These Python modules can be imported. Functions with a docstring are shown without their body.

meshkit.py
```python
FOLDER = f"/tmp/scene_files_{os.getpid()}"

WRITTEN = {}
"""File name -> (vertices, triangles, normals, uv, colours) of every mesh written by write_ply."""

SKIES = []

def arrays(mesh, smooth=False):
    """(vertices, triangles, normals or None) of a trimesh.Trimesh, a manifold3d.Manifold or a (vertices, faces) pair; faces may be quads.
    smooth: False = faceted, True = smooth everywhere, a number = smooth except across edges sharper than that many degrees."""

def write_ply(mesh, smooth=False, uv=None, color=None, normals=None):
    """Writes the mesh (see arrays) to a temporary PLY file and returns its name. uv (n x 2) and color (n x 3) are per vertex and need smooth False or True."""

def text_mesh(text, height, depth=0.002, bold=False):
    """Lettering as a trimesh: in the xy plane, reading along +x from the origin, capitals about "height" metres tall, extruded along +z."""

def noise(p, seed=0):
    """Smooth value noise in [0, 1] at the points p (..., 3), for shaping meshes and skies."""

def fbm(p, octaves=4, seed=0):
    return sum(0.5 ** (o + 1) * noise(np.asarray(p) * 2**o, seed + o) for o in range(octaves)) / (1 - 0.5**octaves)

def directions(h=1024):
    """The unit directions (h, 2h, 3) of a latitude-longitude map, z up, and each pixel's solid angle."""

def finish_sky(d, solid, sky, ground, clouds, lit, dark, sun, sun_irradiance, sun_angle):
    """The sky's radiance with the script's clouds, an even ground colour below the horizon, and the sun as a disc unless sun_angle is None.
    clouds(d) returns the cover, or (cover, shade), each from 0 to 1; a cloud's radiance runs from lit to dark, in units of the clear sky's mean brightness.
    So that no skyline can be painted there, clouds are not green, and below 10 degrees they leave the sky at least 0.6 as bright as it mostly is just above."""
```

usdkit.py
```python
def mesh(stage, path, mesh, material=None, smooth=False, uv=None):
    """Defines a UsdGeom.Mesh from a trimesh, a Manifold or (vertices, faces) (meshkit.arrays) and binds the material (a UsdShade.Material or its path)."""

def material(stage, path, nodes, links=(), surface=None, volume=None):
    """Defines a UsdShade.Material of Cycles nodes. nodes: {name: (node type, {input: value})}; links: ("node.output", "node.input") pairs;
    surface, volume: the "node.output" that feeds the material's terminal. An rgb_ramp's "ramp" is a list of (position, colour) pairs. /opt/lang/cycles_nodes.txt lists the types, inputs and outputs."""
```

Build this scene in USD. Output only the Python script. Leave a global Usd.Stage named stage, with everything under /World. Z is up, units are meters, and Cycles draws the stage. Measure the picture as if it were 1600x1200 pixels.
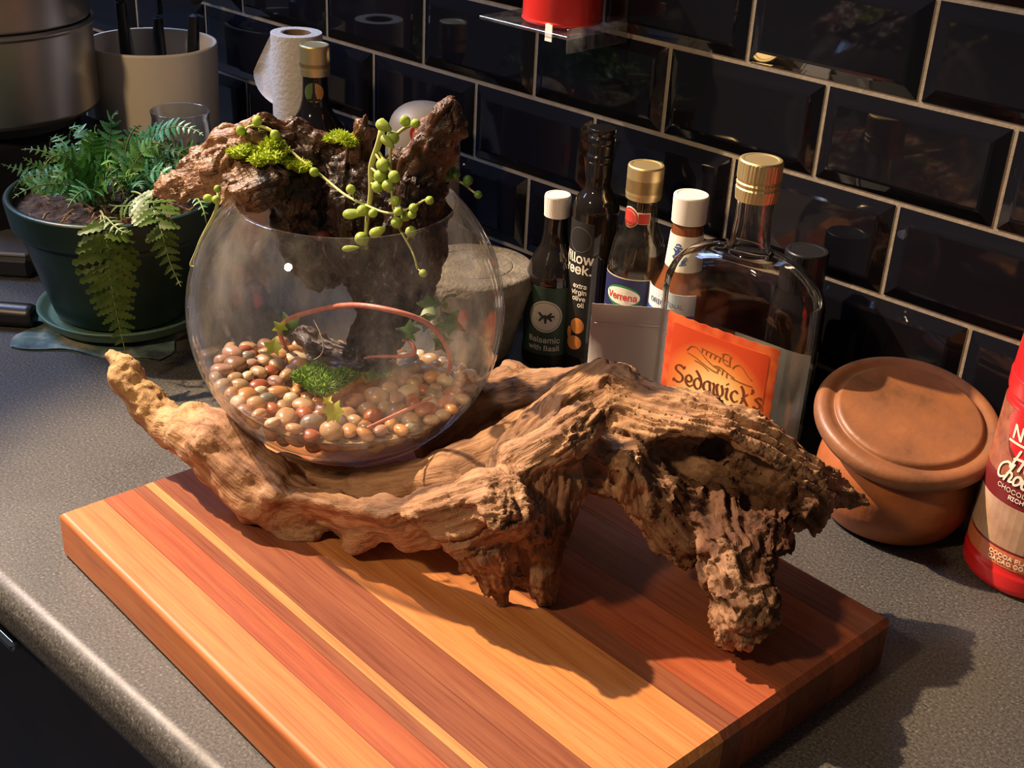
import math, random
import numpy as np, trimesh, usdkit, meshkit
import manifold3d as m3
from scipy.interpolate import CubicSpline
from scipy.spatial import cKDTree
from shapely import geometry as sg, affinity as sa
from shapely.ops import unary_union
from pxr import Usd, UsdGeom, UsdLux, UsdShade, Gf, Sdf, Vt

stage = Usd.Stage.CreateInMemory()
UsdGeom.Xform.Define(stage, '/World')
UsdGeom.Scope.Define(stage, '/World/Looks')
PI = math.pi

# ------------------------------------------------------------------ camera, sky, lamps
CAM = np.array([1.10344, -0.89724, 0.52461])
RIGHT = np.array([0.72615, 0.68584, 0.04823]); DOWN = np.array([0.34539, -0.30324, -0.88812]); FWD = np.array([-0.59448, 0.66156, -0.45708])
FPX = 2000.6
cam = UsdGeom.Camera.Define(stage, '/World/camera')
cam.AddTransformOp().Set(Gf.Matrix4d(*RIGHT, 0, *(-DOWN), 0, *(-FWD), 0, *CAM, 1))
cam.CreateHorizontalApertureAttr(36.0); cam.CreateVerticalApertureAttr(27.0)
cam.CreateFocalLengthAttr(36.0 * FPX / 1600); cam.CreateClippingRangeAttr((0.02, 100))
cam.CreateExposureAttr(0.0)

def look_at(pos, target):
    p, t = np.array(pos, float), np.array(target, float)
    b = p - t; b /= np.linalg.norm(b)
    r = np.cross([0, 0, 1], b); r /= np.linalg.norm(r)
    u = np.cross(b, r)
    return Gf.Matrix4d(*r, 0, *u, 0, *b, 0, *p, 1)

def rect_light(name, pos, target, w, h, color, power):
    l = UsdLux.RectLight.Define(stage, '/World/' + name)
    l.AddTransformOp().Set(look_at(pos, target)); l.CreateWidthAttr(w); l.CreateHeightAttr(h)
    l.CreateColorAttr(Gf.Vec3f(*color)); l.CreateIntensityAttr(power / (w * h)); l.CreateNormalizeAttr(False)

def spot(name, pos, target, radius, color, power, angle, soft):
    l = UsdLux.SphereLight.Define(stage, '/World/' + name)
    l.AddTransformOp().Set(look_at(pos, target)); l.CreateRadiusAttr(radius)
    l.CreateColorAttr(Gf.Vec3f(*color)); l.CreateIntensityAttr(power / (4 * PI * PI * radius ** 2))
    s = UsdLux.ShapingAPI.Apply(l.GetPrim()); s.CreateShapingConeAngleAttr(angle); s.CreateShapingConeSoftnessAttr(soft)

WARM = (1.0, 0.70, 0.40)
spot('rail_spotlight', (-0.80, -0.77, 1.70), (0.74, -0.36, 0.03), 0.022, WARM, 525.0, 13.5, 0.45)
spot('ceiling_spotlight', (0.36, -1.60, 1.26), (0.28, -0.20, 0.10), 0.065, WARM, 54.0, 42, 0.5)
spot('hood_lamp', (-0.50, -0.42, 0.72), (-0.20, -0.16, 0.12), 0.02, WARM, 7.0, 30, 0.6)
rect_light('window_daylight', (-1.25, -0.75, 1.75), (0.2, -0.30, 0.05), 0.7, 0.9, (0.36, 0.54, 1.0), 16.0)
dome = UsdLux.DomeLight.Define(stage, '/World/room_ambient')
dome.CreateColorAttr(Gf.Vec3f(0.95, 0.95, 1.0)); dome.CreateIntensityAttr(0.016)

# ------------------------------------------------------------------ helpers
NUDGE = 0.0
def at(px, py, y):
    """The point of the vertical plane Y=y seen at a pixel of the 1600 x 1200 photograph."""
    d = (px - 800) / FPX * RIGHT + (py - 600) / FPX * DOWN + FWD
    return CAM + d * (y + NUDGE - CAM[1]) / d[1]
def atz(px, py, z):
    d = (px - 800) / FPX * RIGHT + (py - 600) / FPX * DOWN + FWD
    return CAM + d * (z - CAM[2]) / d[2]
def scale_at(p): return FPX / float((np.asarray(p) - CAM) @ FWD)      # pixels per metre there

used = {}
def path_for(name, parent=None):
    base = (str(parent.GetPath()) if parent else '/World') + '/' + name
    k = used.get(base, -1) + 1; used[base] = k
    return base if k == 0 else f'{base}_{k:03d}'
def tag(prim, label=None, cat=None, group=None, kind=None):
    for k, v in (('label', label), ('category', cat), ('group', group), ('kind', kind)):
        if v: prim.SetCustomDataByKey(k, v)
    return prim
def thing(name, label, cat, group=None, loc=(0, 0, 0), rz=0.0):
    x = UsdGeom.Xform.Define(stage, path_for(name))
    x.AddTranslateOp().Set(Gf.Vec3d(*map(float, loc))); x.AddRotateZOp().Set(float(rz))
    return tag(x.GetPrim(), label, cat, group)
def obj(name, mesh, mat, parent=None, smooth=35, label=None, cat=None, group=None, kind=None, vec=None):
    m = usdkit.mesh(stage, path_for(name, parent), mesh, mat, smooth=smooth)
    for k, v in (vec or {}).items():
        UsdGeom.PrimvarsAPI(m).CreatePrimvar(k, Sdf.ValueTypeNames.Vector3fArray, 'vertex').Set(Vt.Vec3fArray.FromNumpy(np.asarray(v, np.float32)))
    return tag(m.GetPrim(), label, cat, group, kind)
def copy_of(src, name, label, cat, group, mat4):
    x = UsdGeom.Xform.Define(stage, path_for(name))
    x.AddTransformOp().Set(mat4)
    x.GetPrim().GetReferences().AddInternalReference(src.GetPath()); x.GetPrim().SetInstanceable(True)
    return tag(x.GetPrim(), label, cat, group)

def box(sx, sy, sz, c=(0, 0, 0), bevel=0.0):
    if bevel <= 0:
        m = trimesh.creation.box([sx, sy, sz]); m.apply_translation(c); return m
    b = bevel; pts = []
    for k in range(3):
        e = np.array([sx, sy, sz]) / 2 - b; e[k] += b
        for s in np.ndindex(2, 2, 2): pts.append(e * (np.array(s) * 2 - 1))
    m = trimesh.convex.convex_hull(np.array(pts)); m.apply_translation(c); return m
def lathe(profile, n=48, caps=True):
    """Revolves (radius, z) points, from the bottom outside to wherever the profile ends."""
    p = np.array(profile, float); v, f = [], []
    ang = np.arange(n) * 2 * PI / n
    for r, z in p: v.append(np.stack([max(r, 1e-6) * np.cos(ang), max(r, 1e-6) * np.sin(ang), np.full(n, z)], 1))
    v = np.vstack(v)
    for i in range(len(p) - 1):
        a = i * n + np.arange(n); b = i * n + (np.arange(n) + 1) % n
        f.append(np.stack([a, b, b + n], 1)); f.append(np.stack([a, b + n, a + n], 1))
    m = trimesh.Trimesh(v, np.vstack(f), process=False); m.merge_vertices(); m.update_faces(m.nondegenerate_faces()); return m
def rounded(profile, r=0.0015, k=3):
    """Rounds the corners of a lathe profile."""
    p = [np.array(q, float) for q in profile]; out = [p[0]]
    for a, b, c in zip(p, p[1:], p[2:]):
        u, w = a - b, c - b; lu, lw = np.linalg.norm(u), np.linalg.norm(w)
        t = min(r, lu * 0.45, lw * 0.45)
        if t < 1e-6: out.append(b); continue
        s, e = b + u / lu * t, b + w / lw * t
        for x in np.linspace(0, 1, k + 1): out.append((1 - x) ** 2 * s + 2 * x * (1 - x) * b + x * x * e)
    return out + [p[-1]]
def tube(pts, rad, sides=8, caps=True, n=None):
    p = np.asarray(pts, float)
    if n and len(p) > 2:
        t = np.r_[0, np.cumsum(np.linalg.norm(np.diff(p, axis=0), axis=1))]
        rad = np.interp(np.linspace(0, t[-1], n), t, np.broadcast_to(rad, len(p)))
        p = CubicSpline(t, p)(np.linspace(0, t[-1], n))
    rad = np.broadcast_to(rad, len(p)).astype(float)
    t = np.gradient(p, axis=0); t /= np.linalg.norm(t, axis=1, keepdims=True) + 1e-12
    a = np.cross(t[0], [0.3, 0.2, 0.93]); a /= np.linalg.norm(a); A = []
    for k in range(len(p)):
        a = a - t[k] * (a @ t[k]); a /= np.linalg.norm(a) + 1e-12; A.append(a)
    A = np.array(A); B = np.cross(t, A); ang = np.arange(sides) * 2 * PI / sides
    v = p[:, None] + rad[:, None, None] * (np.cos(ang)[None, :, None] * A[:, None] + np.sin(ang)[None, :, None] * B[:, None])
    v = v.reshape(-1, 3); f = []
    for i in range(len(p) - 1):
        x = i * sides + np.arange(sides); y = i * sides + (np.arange(sides) + 1) % sides
        f += [np.stack([x, y, y + sides], 1), np.stack([x, y + sides, x + sides], 1)]
    if caps:
        v = np.vstack([v, p[:1] - t[:1] * rad[0] * 0.5, p[-1:] + t[-1:] * rad[-1] * 0.5]); m = len(v)
        x = np.arange(sides); y = (x + 1) % sides; o = (len(p) - 1) * sides
        f += [np.stack([y, x, np.full(sides, m - 2)], 1), np.stack([o + x, o + y, np.full(sides, m - 1)], 1)]
    return trimesh.Trimesh(v, np.vstack(f), process=False)
def join(ms): return trimesh.util.concatenate([m for m in ms])
def ellipsoid(c, r, sub=2, rot=None):
    m = trimesh.creation.icosphere(sub); m.apply_scale(r)
    if rot is not None: m.apply_transform(rot)
    m.apply_translation(c); return m
def lift(poly, depth, eps=0.0):
    gs = [g for g in getattr(poly, 'geoms', [poly]) if g.geom_type == 'Polygon' and g.area > 1e-12]
    return join([trimesh.creation.extrude_polygon(g, depth, engine='earcut') for g in gs])
def onto_cylinder(m, R, z0, ang0):
    """Wraps a flat mesh (x along, y up, z out) round a vertical cylinder; x=0 at angle ang0; reading left to right from outside."""
    m = m.copy(); v = m.vertices; a = ang0 + v[:, 0] / R; rr = R + v[:, 2]
    m.vertices = np.stack([rr * np.cos(a), rr * np.sin(a), z0 + v[:, 1]], 1); return m
def dense(m, edge):
    v, f = trimesh.remesh.subdivide_to_size(m.vertices, m.faces, edge, max_iter=12); return trimesh.Trimesh(v, f, process=False)
def centred_text(s, h, depth=0.0003, bold=False, sx=1.0):
    m = meshkit.text_mesh(s, h, depth, bold); m.apply_scale([sx, 1, 1]); b = m.bounds
    m.apply_translation([-(b[0][0] + b[1][0]) / 2, -h / 2, 0]); return m
def pen(strokes, nib=0.0, ang=40, r=0.0):
    """Hand lettering: strokes (polylines) drawn by a broad nib (length nib, at an angle) or a round pen (radius r)."""
    out = []
    for s in strokes:
        s = np.array(s, float)
        if len(s) > 2:
            t = np.r_[0, np.cumsum(np.linalg.norm(np.diff(s, axis=0), axis=1))]; s = CubicSpline(t, s)(np.linspace(0, t[-1], 4 * len(s)))
        if nib:
            o = np.array([math.cos(math.radians(ang)), math.sin(math.radians(ang))]) * nib / 2
            out += [sg.MultiPoint([a + o, a - o, b + o, b - o]).convex_hull.buffer(r or nib * 0.12, 3) for a, b in zip(s, s[1:])]
        else: out.append(sg.LineString(s).buffer(r, 4))
    return unary_union(out)

# ------------------------------------------------------------------ materials
def nodes(name, n, links, surface): return usdkit.material(stage, '/World/Looks/' + name, n, links, surface=surface)
def plain(name, color, rough=0.5, **kw):
    return nodes(name, {'p': ('principled_bsdf', {'base_color': color, 'roughness': rough, **kw})}, [], 'p.BSDF')
def mottled(name, stops, scale=30, rough=0.6, bump=0.3, bscale=None, stretch=(1, 1, 1), detail=6, attr=None, dist=0.002, rough2=None, **kw):
    """Principled with a noise colour ramp and a noise bump, in world metres or in a mesh attribute's coordinates."""
    n = {'m': ('mapping', {'scale': stretch}), 'x': ('noise_texture', {'scale': scale, 'detail': detail, 'roughness': 0.62}),
         'c': ('rgb_ramp', {'ramp': stops}), 'b': ('noise_texture', {'scale': bscale or scale * 4, 'detail': 5}),
         'u': ('bump', {'strength': bump, 'distance': dist}), 'p': ('principled_bsdf', {'roughness': rough, **kw})}
    n['g'] = ('attribute', {'attribute': attr}) if attr else ('geometry', {})
    links = [('g.vector' if attr else 'g.position', 'm.vector'), ('m.vector', 'x.vector'), ('m.vector', 'b.vector'), ('x.fac', 'c.fac'), ('c.color', 'p.base_color'), ('b.fac', 'u.height'), ('u.normal', 'p.normal')]
    if rough2 is not None:
        n['r'] = ('map_range', {'from_min': 0.35, 'from_max': 0.65, 'to_min': rough, 'to_max': rough2}); links += [('x.fac', 'r.value'), ('r.result', 'p.roughness')]
    return nodes(name, n, links, 'p.BSDF')

def thin_glass(name, tint=(0.97, 0.98, 0.97), grime=0.05, gscale=25, streak=(1, 1, 0.3), boost=1.0, grime_col=(0.8, 0.75, 0.65), edge=5.0):
    """A thin clear wall: light passes straight through, reflection rises towards grazing angles, a little dried-on haze."""
    return nodes(name, {'t': ('transparent_bsdf', {'color': tint}), 'g': ('glossy_bsdf', {'color': (1, 1, 1), 'roughness': 0.02}), 'f': ('layer_weight', {'blend': 0.5}), 'pw': ('math', {'math_type': 'power', 'value2': edge}),
        'k': ('math', {'math_type': 'multiply_add', 'value2': 0.75 * boost, 'value3': 0.04 * boost, 'use_clamp': True}), 'm': ('mix_closure', {}), 'd': ('diffuse_bsdf', {'color': grime_col}), 'tr': ('translucent_bsdf', {'color': grime_col}), 'dt': ('mix_closure', {'fac': 0.5}),
        'geo': ('geometry', {}), 'mp': ('mapping', {'scale': streak}), 'n': ('noise_texture', {'scale': gscale, 'detail': 7, 'roughness': 0.7}),
        'r': ('map_range', {'from_min': 0.45, 'from_max': 0.8, 'to_min': grime * 0.25, 'to_max': grime * 2.2, 'clamp': True}), 'm2': ('mix_closure', {})},
        [('f.facing', 'pw.value1'), ('pw.value', 'k.value1'), ('k.value', 'm.fac'), ('t.BSDF', 'm.closure1'), ('g.BSDF', 'm.closure2'), ('geo.position', 'mp.vector'), ('mp.vector', 'n.vector'), ('n.fac', 'r.value'), ('r.result', 'm2.fac'),
         ('d.BSDF', 'dt.closure1'), ('tr.BSDF', 'dt.closure2'), ('m.closure', 'm2.closure1'), ('dt.closure', 'm2.closure2')], 'm2.closure')
def leafy(name, c1, c2, scale=120, trans=0.35, rough=0.45):
    return nodes(name, {'g': ('geometry', {}), 'n': ('noise_texture', {'scale': scale, 'detail': 3}), 'c': ('rgb_ramp', {'ramp': [(0.35, c1), (0.65, c2)]}),
        'p': ('principled_bsdf', {'roughness': rough}), 't': ('translucent_bsdf', {}), 'm': ('mix_closure', {'fac': trans})},
        [('g.position', 'n.vector'), ('n.fac', 'c.fac'), ('c.color', 'p.base_color'), ('c.color', 't.color'), ('p.BSDF', 'm.closure1'), ('t.BSDF', 'm.closure2')], 'm.closure')

black_plastic = plain('black_plastic', (0.012, 0.012, 0.014), 0.35)
gold_metal = plain('gold_metal', (0.80, 0.64, 0.32), 0.42, metallic=0.85)
white_plastic = plain('white_plastic', (0.72, 0.68, 0.62), 0.42)
paper_white = plain('paper_white', (0.75, 0.72, 0.68), 0.7)
print_white = plain('print_white', (0.80, 0.74, 0.62), 0.6)
steel = plain('brushed_steel', (0.45, 0.42, 0.38), 0.38, metallic=1.0)
chrome = plain('chrome', (0.75, 0.75, 0.75), 0.12, metallic=1.0)

# ------------------------------------------------------------------ the setting
grout = mottled('grout', [(0.3, (0.20, 0.17, 0.135)), (0.7, (0.28, 0.24, 0.19))], 60, 0.9, 0.3)
tile_mat = nodes('black_glazed_tile', {'p': ('principled_bsdf', {'base_color': (0.006, 0.006, 0.009), 'roughness': 0.045, 'specular_ior_level': 0.55}), 'g': ('geometry', {}), 'n': ('noise_texture', {'scale': 9, 'detail': 2}), 'u': ('bump', {'strength': 0.06, 'distance': 0.004})},
    [('g.position', 'n.vector'), ('n.fac', 'u.height'), ('u.normal', 'p.normal')], 'p.BSDF')
wall = thing('wall_back', 'kitchen wall of glossy black bevelled tiles with pale grout', None); tag(wall, kind='structure')
obj('grout', box(3.6, 0.02, 1.4, (0.2, 0.0105, 0.66)), grout, wall, smooth=False)
TU, TV, TZ0 = 0.1525, 0.1525 / 1.97, 0.135
rng = np.random.default_rng(3)
def tile_mesh(x0, x1, z0, z1, k):
    b, lo, hi = 0.0105, -0.0004, -0.0052
    t = rng.normal(0, 0.00022, 4)
    v = [(x0, 0.0008, z0), (x1, 0.0008, z0), (x1, 0.0008, z1), (x0, 0.0008, z1), (x0, lo, z0), (x1, lo, z0), (x1, lo, z1), (x0, lo, z1)]
    e = 0.0012
    v += [(x0 + b - e, hi + 0.0006 + t[0], z0 + b - e), (x1 - b + e, hi + 0.0006 + t[1], z0 + b - e), (x1 - b + e, hi + 0.0006 + t[2], z1 - b + e), (x0 + b - e, hi + 0.0006 + t[3], z1 - b + e)]
    v += [(x0 + b + e, hi + t[0], z0 + b + e), (x1 - b - e, hi + t[1], z0 + b + e), (x1 - b - e, hi + t[2], z1 - b - e), (x0 + b + e, hi + t[3], z1 - b - e)]
    f = []
    for o in (0, 4, 8):
        for i in range(4): j = (i + 1) % 4; f.append((o + i, o + j, o + 4 + j, o + 4 + i))
    f.append((12, 13, 14, 15))
    return (np.array(v), np.array(f))
g2 = 0.0023
for row in range(-2, 7):
    z0, z1 = TZ0 + row * TV + g2, TZ0 + (row + 1) * TV - g2
    z0 = max(z0, 0.001)
    off = 0.0 if row % 2 else 0.5
    for col in range(-7, 8):
        x0, x1 = (col + off) * TU + g2, (col + 1 + off) * TU - g2
        obj('tile', tile_mesh(x0, x1, z0, z1, rng), tile_mat, wall, smooth=False)
EDGE = -0.612
speck = nodes('speckled_laminate', {'g': ('geometry', {}), 'v': ('noise_texture', {'scale': 520, 'detail': 3, 'roughness': 0.7}), 'c': ('rgb_ramp', {'ramp': [(0.36, (0.026, 0.025, 0.024)), (0.48, (0.066, 0.063, 0.058)), (0.60, (0.092, 0.088, 0.080)), (0.68, (0.21, 0.20, 0.18))]}),
    'n2': ('noise_texture', {'scale': 14, 'detail': 4}), 'r': ('map_range', {'from_min': 0.3, 'from_max': 0.7, 'to_min': 0.40, 'to_max': 0.56}), 'u': ('bump', {'strength': 0.10, 'distance': 0.0005}), 'p': ('principled_bsdf', {'specular_ior_level': 0.5})},
    [('g.position', 'v.vector'), ('g.position', 'n2.vector'), ('v.fac', 'c.fac'), ('c.color', 'p.base_color'), ('n2.fac', 'r.value'), ('r.result', 'p.roughness'), ('v.fac', 'u.height'), ('u.normal', 'p.normal')], 'p.BSDF')
def worktop_mesh(x0, x1):
    r, th = 0.014, 0.040
    prof = [(-0.0005, 0.0)] + [(EDGE + r - r * math.sin(t), -r + r * math.cos(t)) for t in np.linspace(0, PI / 2, 9)] + [(EDGE + r - r * math.sin(t), -th + r - r * math.cos(t)) for t in np.linspace(PI / 2, 0, 9)] + [(-0.0005, -th)]
    p = sg.Polygon([(y, z) for y, z in prof]).buffer(0)
    m = trimesh.creation.extrude_polygon(p, x1 - x0, engine='earcut')
    v = m.vertices; m.vertices = np.stack([x0 + v[:, 2], v[:, 0], v[:, 1]], 1); return m
obj('kitchen_worktop', worktop_mesh(-1.4, 1.7), speck, label='dark grey speckled laminate worktop with a rounded front edge', cat='worktop')
cab = thing('base_cabinet', 'dark brown cabinet front below the rounded worktop edge', 'cabinet')
cabm = mottled('dark_cabinet', [(0.3, (0.014, 0.012, 0.011)), (0.7, (0.024, 0.020, 0.018))], 8, 0.35, 0.05)
obj('carcass', box(3.0, 0.55, 0.82, (0.15, -0.29, -0.452)), cabm, cab, smooth=False)
for k in range(6): obj('door', box(0.494, 0.018, 0.80, (-1.10 + 0.5 * k, -0.576, -0.452), 0.002), cabm, cab)
hx = 0.392
obj('handle', join([tube([(hx - 0.02, -0.583, -0.056), (hx - 0.02, -0.602, -0.056)], 0.004), tube([(hx - 0.15, -0.583, -0.056), (hx - 0.15, -0.602, -0.056)], 0.004), tube([(hx - 0.17, -0.602, -0.056), (hx, -0.602, -0.056)], 0.005, 12)]), chrome, cab)
obj('floor', box(4.0, 2.6, 0.02, (0.2, -1.31, -0.88)), plain('floor_lino', (0.05, 0.045, 0.04), 0.4), smooth=False, kind='structure')

# ------------------------------------------------------------------ chopping board
BL, BA = np.array([0.3925, -0.5600]), -4.5
BT = 0.035
board = thing('chopping_board', 'thick striped wooden chopping board under the driftwood', 'chopping board', None, (BL[0], BL[1], 0), BA)
def plank_mat(name, dark, mid, light, rough):
    return nodes(name, {'g': ('texture_coordinate', {}), 'm': ('mapping', {'scale': (3.0, 60, 60)}), 'n': ('noise_texture', {'scale': 2.2, 'detail': 8, 'roughness': 0.65, 'distortion': 0.4}), 'm3': ('mapping', {'scale': (14, 500, 200)}), 'n3': ('noise_texture', {'scale': 1.0, 'detail': 4}),
        'c': ('rgb_ramp', {'ramp': [(0.25, dark), (0.5, mid), (0.72, light)]}), 'mx': ('mix', {'mix_type': 'multiply', 'fac': 0.55}), 'c3': ('rgb_ramp', {'ramp': [(0.32, (0.55, 0.45, 0.4)), (0.5, (1, 1, 1))]}),
        'v': ('noise_texture', {'scale': 5, 'detail': 3}), 'r': ('map_range', {'from_min': 0.3, 'from_max': 0.7, 'to_min': rough - 0.06, 'to_max': rough + 0.1}),
        'u': ('bump', {'strength': 0.22, 'distance': 0.0006}), 'p': ('principled_bsdf', {'specular_ior_level': 0.45})},
        [('g.object', 'm.vector'), ('g.object', 'm3.vector'), ('m.vector', 'n.vector'), ('m3.vector', 'n3.vector'), ('n.fac', 'c.fac'), ('n3.fac', 'c3.fac'), ('c.color', 'mx.color1'), ('c3.color', 'mx.color2'), ('mx.color', 'p.base_color'), ('g.object', 'v.vector'), ('v.fac', 'r.value'), ('r.result', 'p.roughness'), ('n3.fac', 'u.height'), ('u.normal', 'p.normal')], 'p.BSDF')
P_or = plank_mat('plank_orange', (0.42, 0.125, 0.036), (0.54, 0.170, 0.050), (0.61, 0.225, 0.072), 0.5)
P_rd = plank_mat('plank_red', (0.25, 0.055, 0.026), (0.36, 0.090, 0.038), (0.42, 0.13, 0.05), 0.38)
P_pk = plank_mat('plank_brown', (0.18, 0.055, 0.032), (0.25, 0.085, 0.045), (0.31, 0.12, 0.06), 0.32)
P_yl = plank_mat('plank_yellow', (0.42, 0.150, 0.042), (0.56, 0.220, 0.070), (0.64, 0.30, 0.105), 0.48)
P_dk = plank_mat('plank_dark', (0.17, 0.045, 0.022), (0.24, 0.068, 0.028), (0.30, 0.10, 0.04), 0.36)
WB = 0.3525
edges = [(0, .0312, P_or), (.0312, .0535, P_rd), (.0535, .0622, P_pk), (.0622, .0690, P_yl), (.0690, .0920, P_pk), (.0920, .1114, P_pk), (.1114, .1510, P_yl), (.1510, .1860, P_yl), (.1860, .2030, P_pk), (.2030, .2450, P_rd), (.2450, .2910, P_dk), (.2910, .3220, P_rd), (.3220, .3400, P_pk), (.3400, WB, P_dk)]
for i, (a, b, m) in enumerate(edges):
    L, T = 0.430, BT
    sec = sg.box(0.00012 if i else 0, 0, b - a - 0.00012 if i < len(edges) - 1 else b - a, T)
    outer = sg.box(-a, 0, WB - a, T).buffer(-0.004).buffer(0.004, 6)      # rounded long edges of the whole board
    sec = sec.intersection(outer)
    pm = trimesh.creation.extrude_polygon(sec, L, engine='earcut'); v = pm.vertices
    pm.vertices = np.stack([v[:, 2], a + v[:, 0], v[:, 1]], 1)
    # ease the end-grain arris
    mm = m3.Manifold(m3.Mesh(np.asarray(pm.vertices, np.float32), np.asarray(pm.faces, np.uint32)))
    for n, d in (((-1, 0, -1), -(L + T - 0.004)), ((1, 0, -1), -(T - 0.004)), ((1, 0.6, 0), 0.004 * 0.6), ((1, -0.6, 0), 0.004 * 0.6 - WB * 0.6), ((-1, 0.6, 0), -L + 0.004 * 0.6), ((-1, -0.6, 0), -L + 0.004 * 0.6 - WB * 0.6)):
        ln = math.sqrt(sum(q * q for q in n)); mm = mm.trim_by_plane(tuple(q / ln for q in n), d / ln)
    obj('plank', mm, m, board, smooth=30)

# ------------------------------------------------------------------ driftwood: signed distances of joined limbs, meshed, then grooved along the grain
NUDGE = 0.0088      # where the board's top lies
BOWL_C = at(543, 482, -0.39); BOWL_R = 246 / scale_at(BOWL_C)
def smin(a, b, k):
    h = np.clip(0.5 + 0.5 * (b - a) / k, 0, 1); return b + (a - b) * h - k * h * (1 - h)
def seg_dist(P, a, b, ra, rb):
    ab = b - a; t = np.clip(((P - a) @ ab) / (ab @ ab + 1e-12), 0, 1)
    return np.linalg.norm(P - a - t[..., None] * ab, axis=-1) - (ra + (rb - ra) * t), t
def surface_net(V, o, h):
    s = V < 0; nx, ny, nz = V.shape
    C = [V[i:nx - 1 + i, j:ny - 1 + j, k:nz - 1 + k] for i, j, k in np.ndindex(2, 2, 2)]
    cnt = sum((c < 0).astype(np.int8) for c in C); act = (cnt > 0) & (cnt < 8)
    I = np.argwhere(act); idx = np.full(act.shape, -1, np.int64); idx[act] = np.arange(len(I))
    v8 = np.stack([c[act] for c in C], 1); offs = np.array(list(np.ndindex(2, 2, 2)), float)
    acc, n = np.zeros((len(I), 3)), np.zeros(len(I))
    for a in range(8):
        for b in range(a + 1, 8):
            if np.abs(offs[a] - offs[b]).sum() != 1: continue
            va, vb = v8[:, a], v8[:, b]; m = (va < 0) != (vb < 0)
            t = np.where(m, va / np.where(m, va - vb, 1), 0)
            acc += np.where(m[:, None], offs[a] + t[:, None] * (offs[b] - offs[a]), 0); n += m
    P = o + h * (I + acc / n[:, None]); F = []
    for ax in range(3):
        sl = [slice(None)] * 3; s0, s1 = list(sl), list(sl); s0[ax] = slice(0, -1); s1[ax] = slice(1, None)
        e = s[tuple(s0)] != s[tuple(s1)]; E = np.argwhere(e); inside = s[tuple(s0)][e]
        u, w = (ax + 1) % 3, (ax + 2) % 3
        ok = (E[:, u] > 0) & (E[:, w] > 0) & (E[:, u] < V.shape[u] - 1) & (E[:, w] < V.shape[w] - 1); E, inside = E[ok], inside[ok]
        def cell(du, dw):
            q = E.copy(); q[:, u] += du; q[:, w] += dw; return idx[q[:, 0], q[:, 1], q[:, 2]]
        q = np.stack([cell(-1, -1), cell(0, -1), cell(0, 0), cell(-1, 0)], 1)
        q = np.where(inside[:, None], q, q[:, ::-1])
        F += [q[:, [0, 1, 2]], q[:, [0, 2, 3]]]
    return P, np.vstack(F)
def world_chain(c):
    if c[0] == 'cut': return c[1]
    out = []
    for px, py, y, r in c:
        p = at(px, py, y); out.append((p, r / scale_at(p)))
    return out
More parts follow.
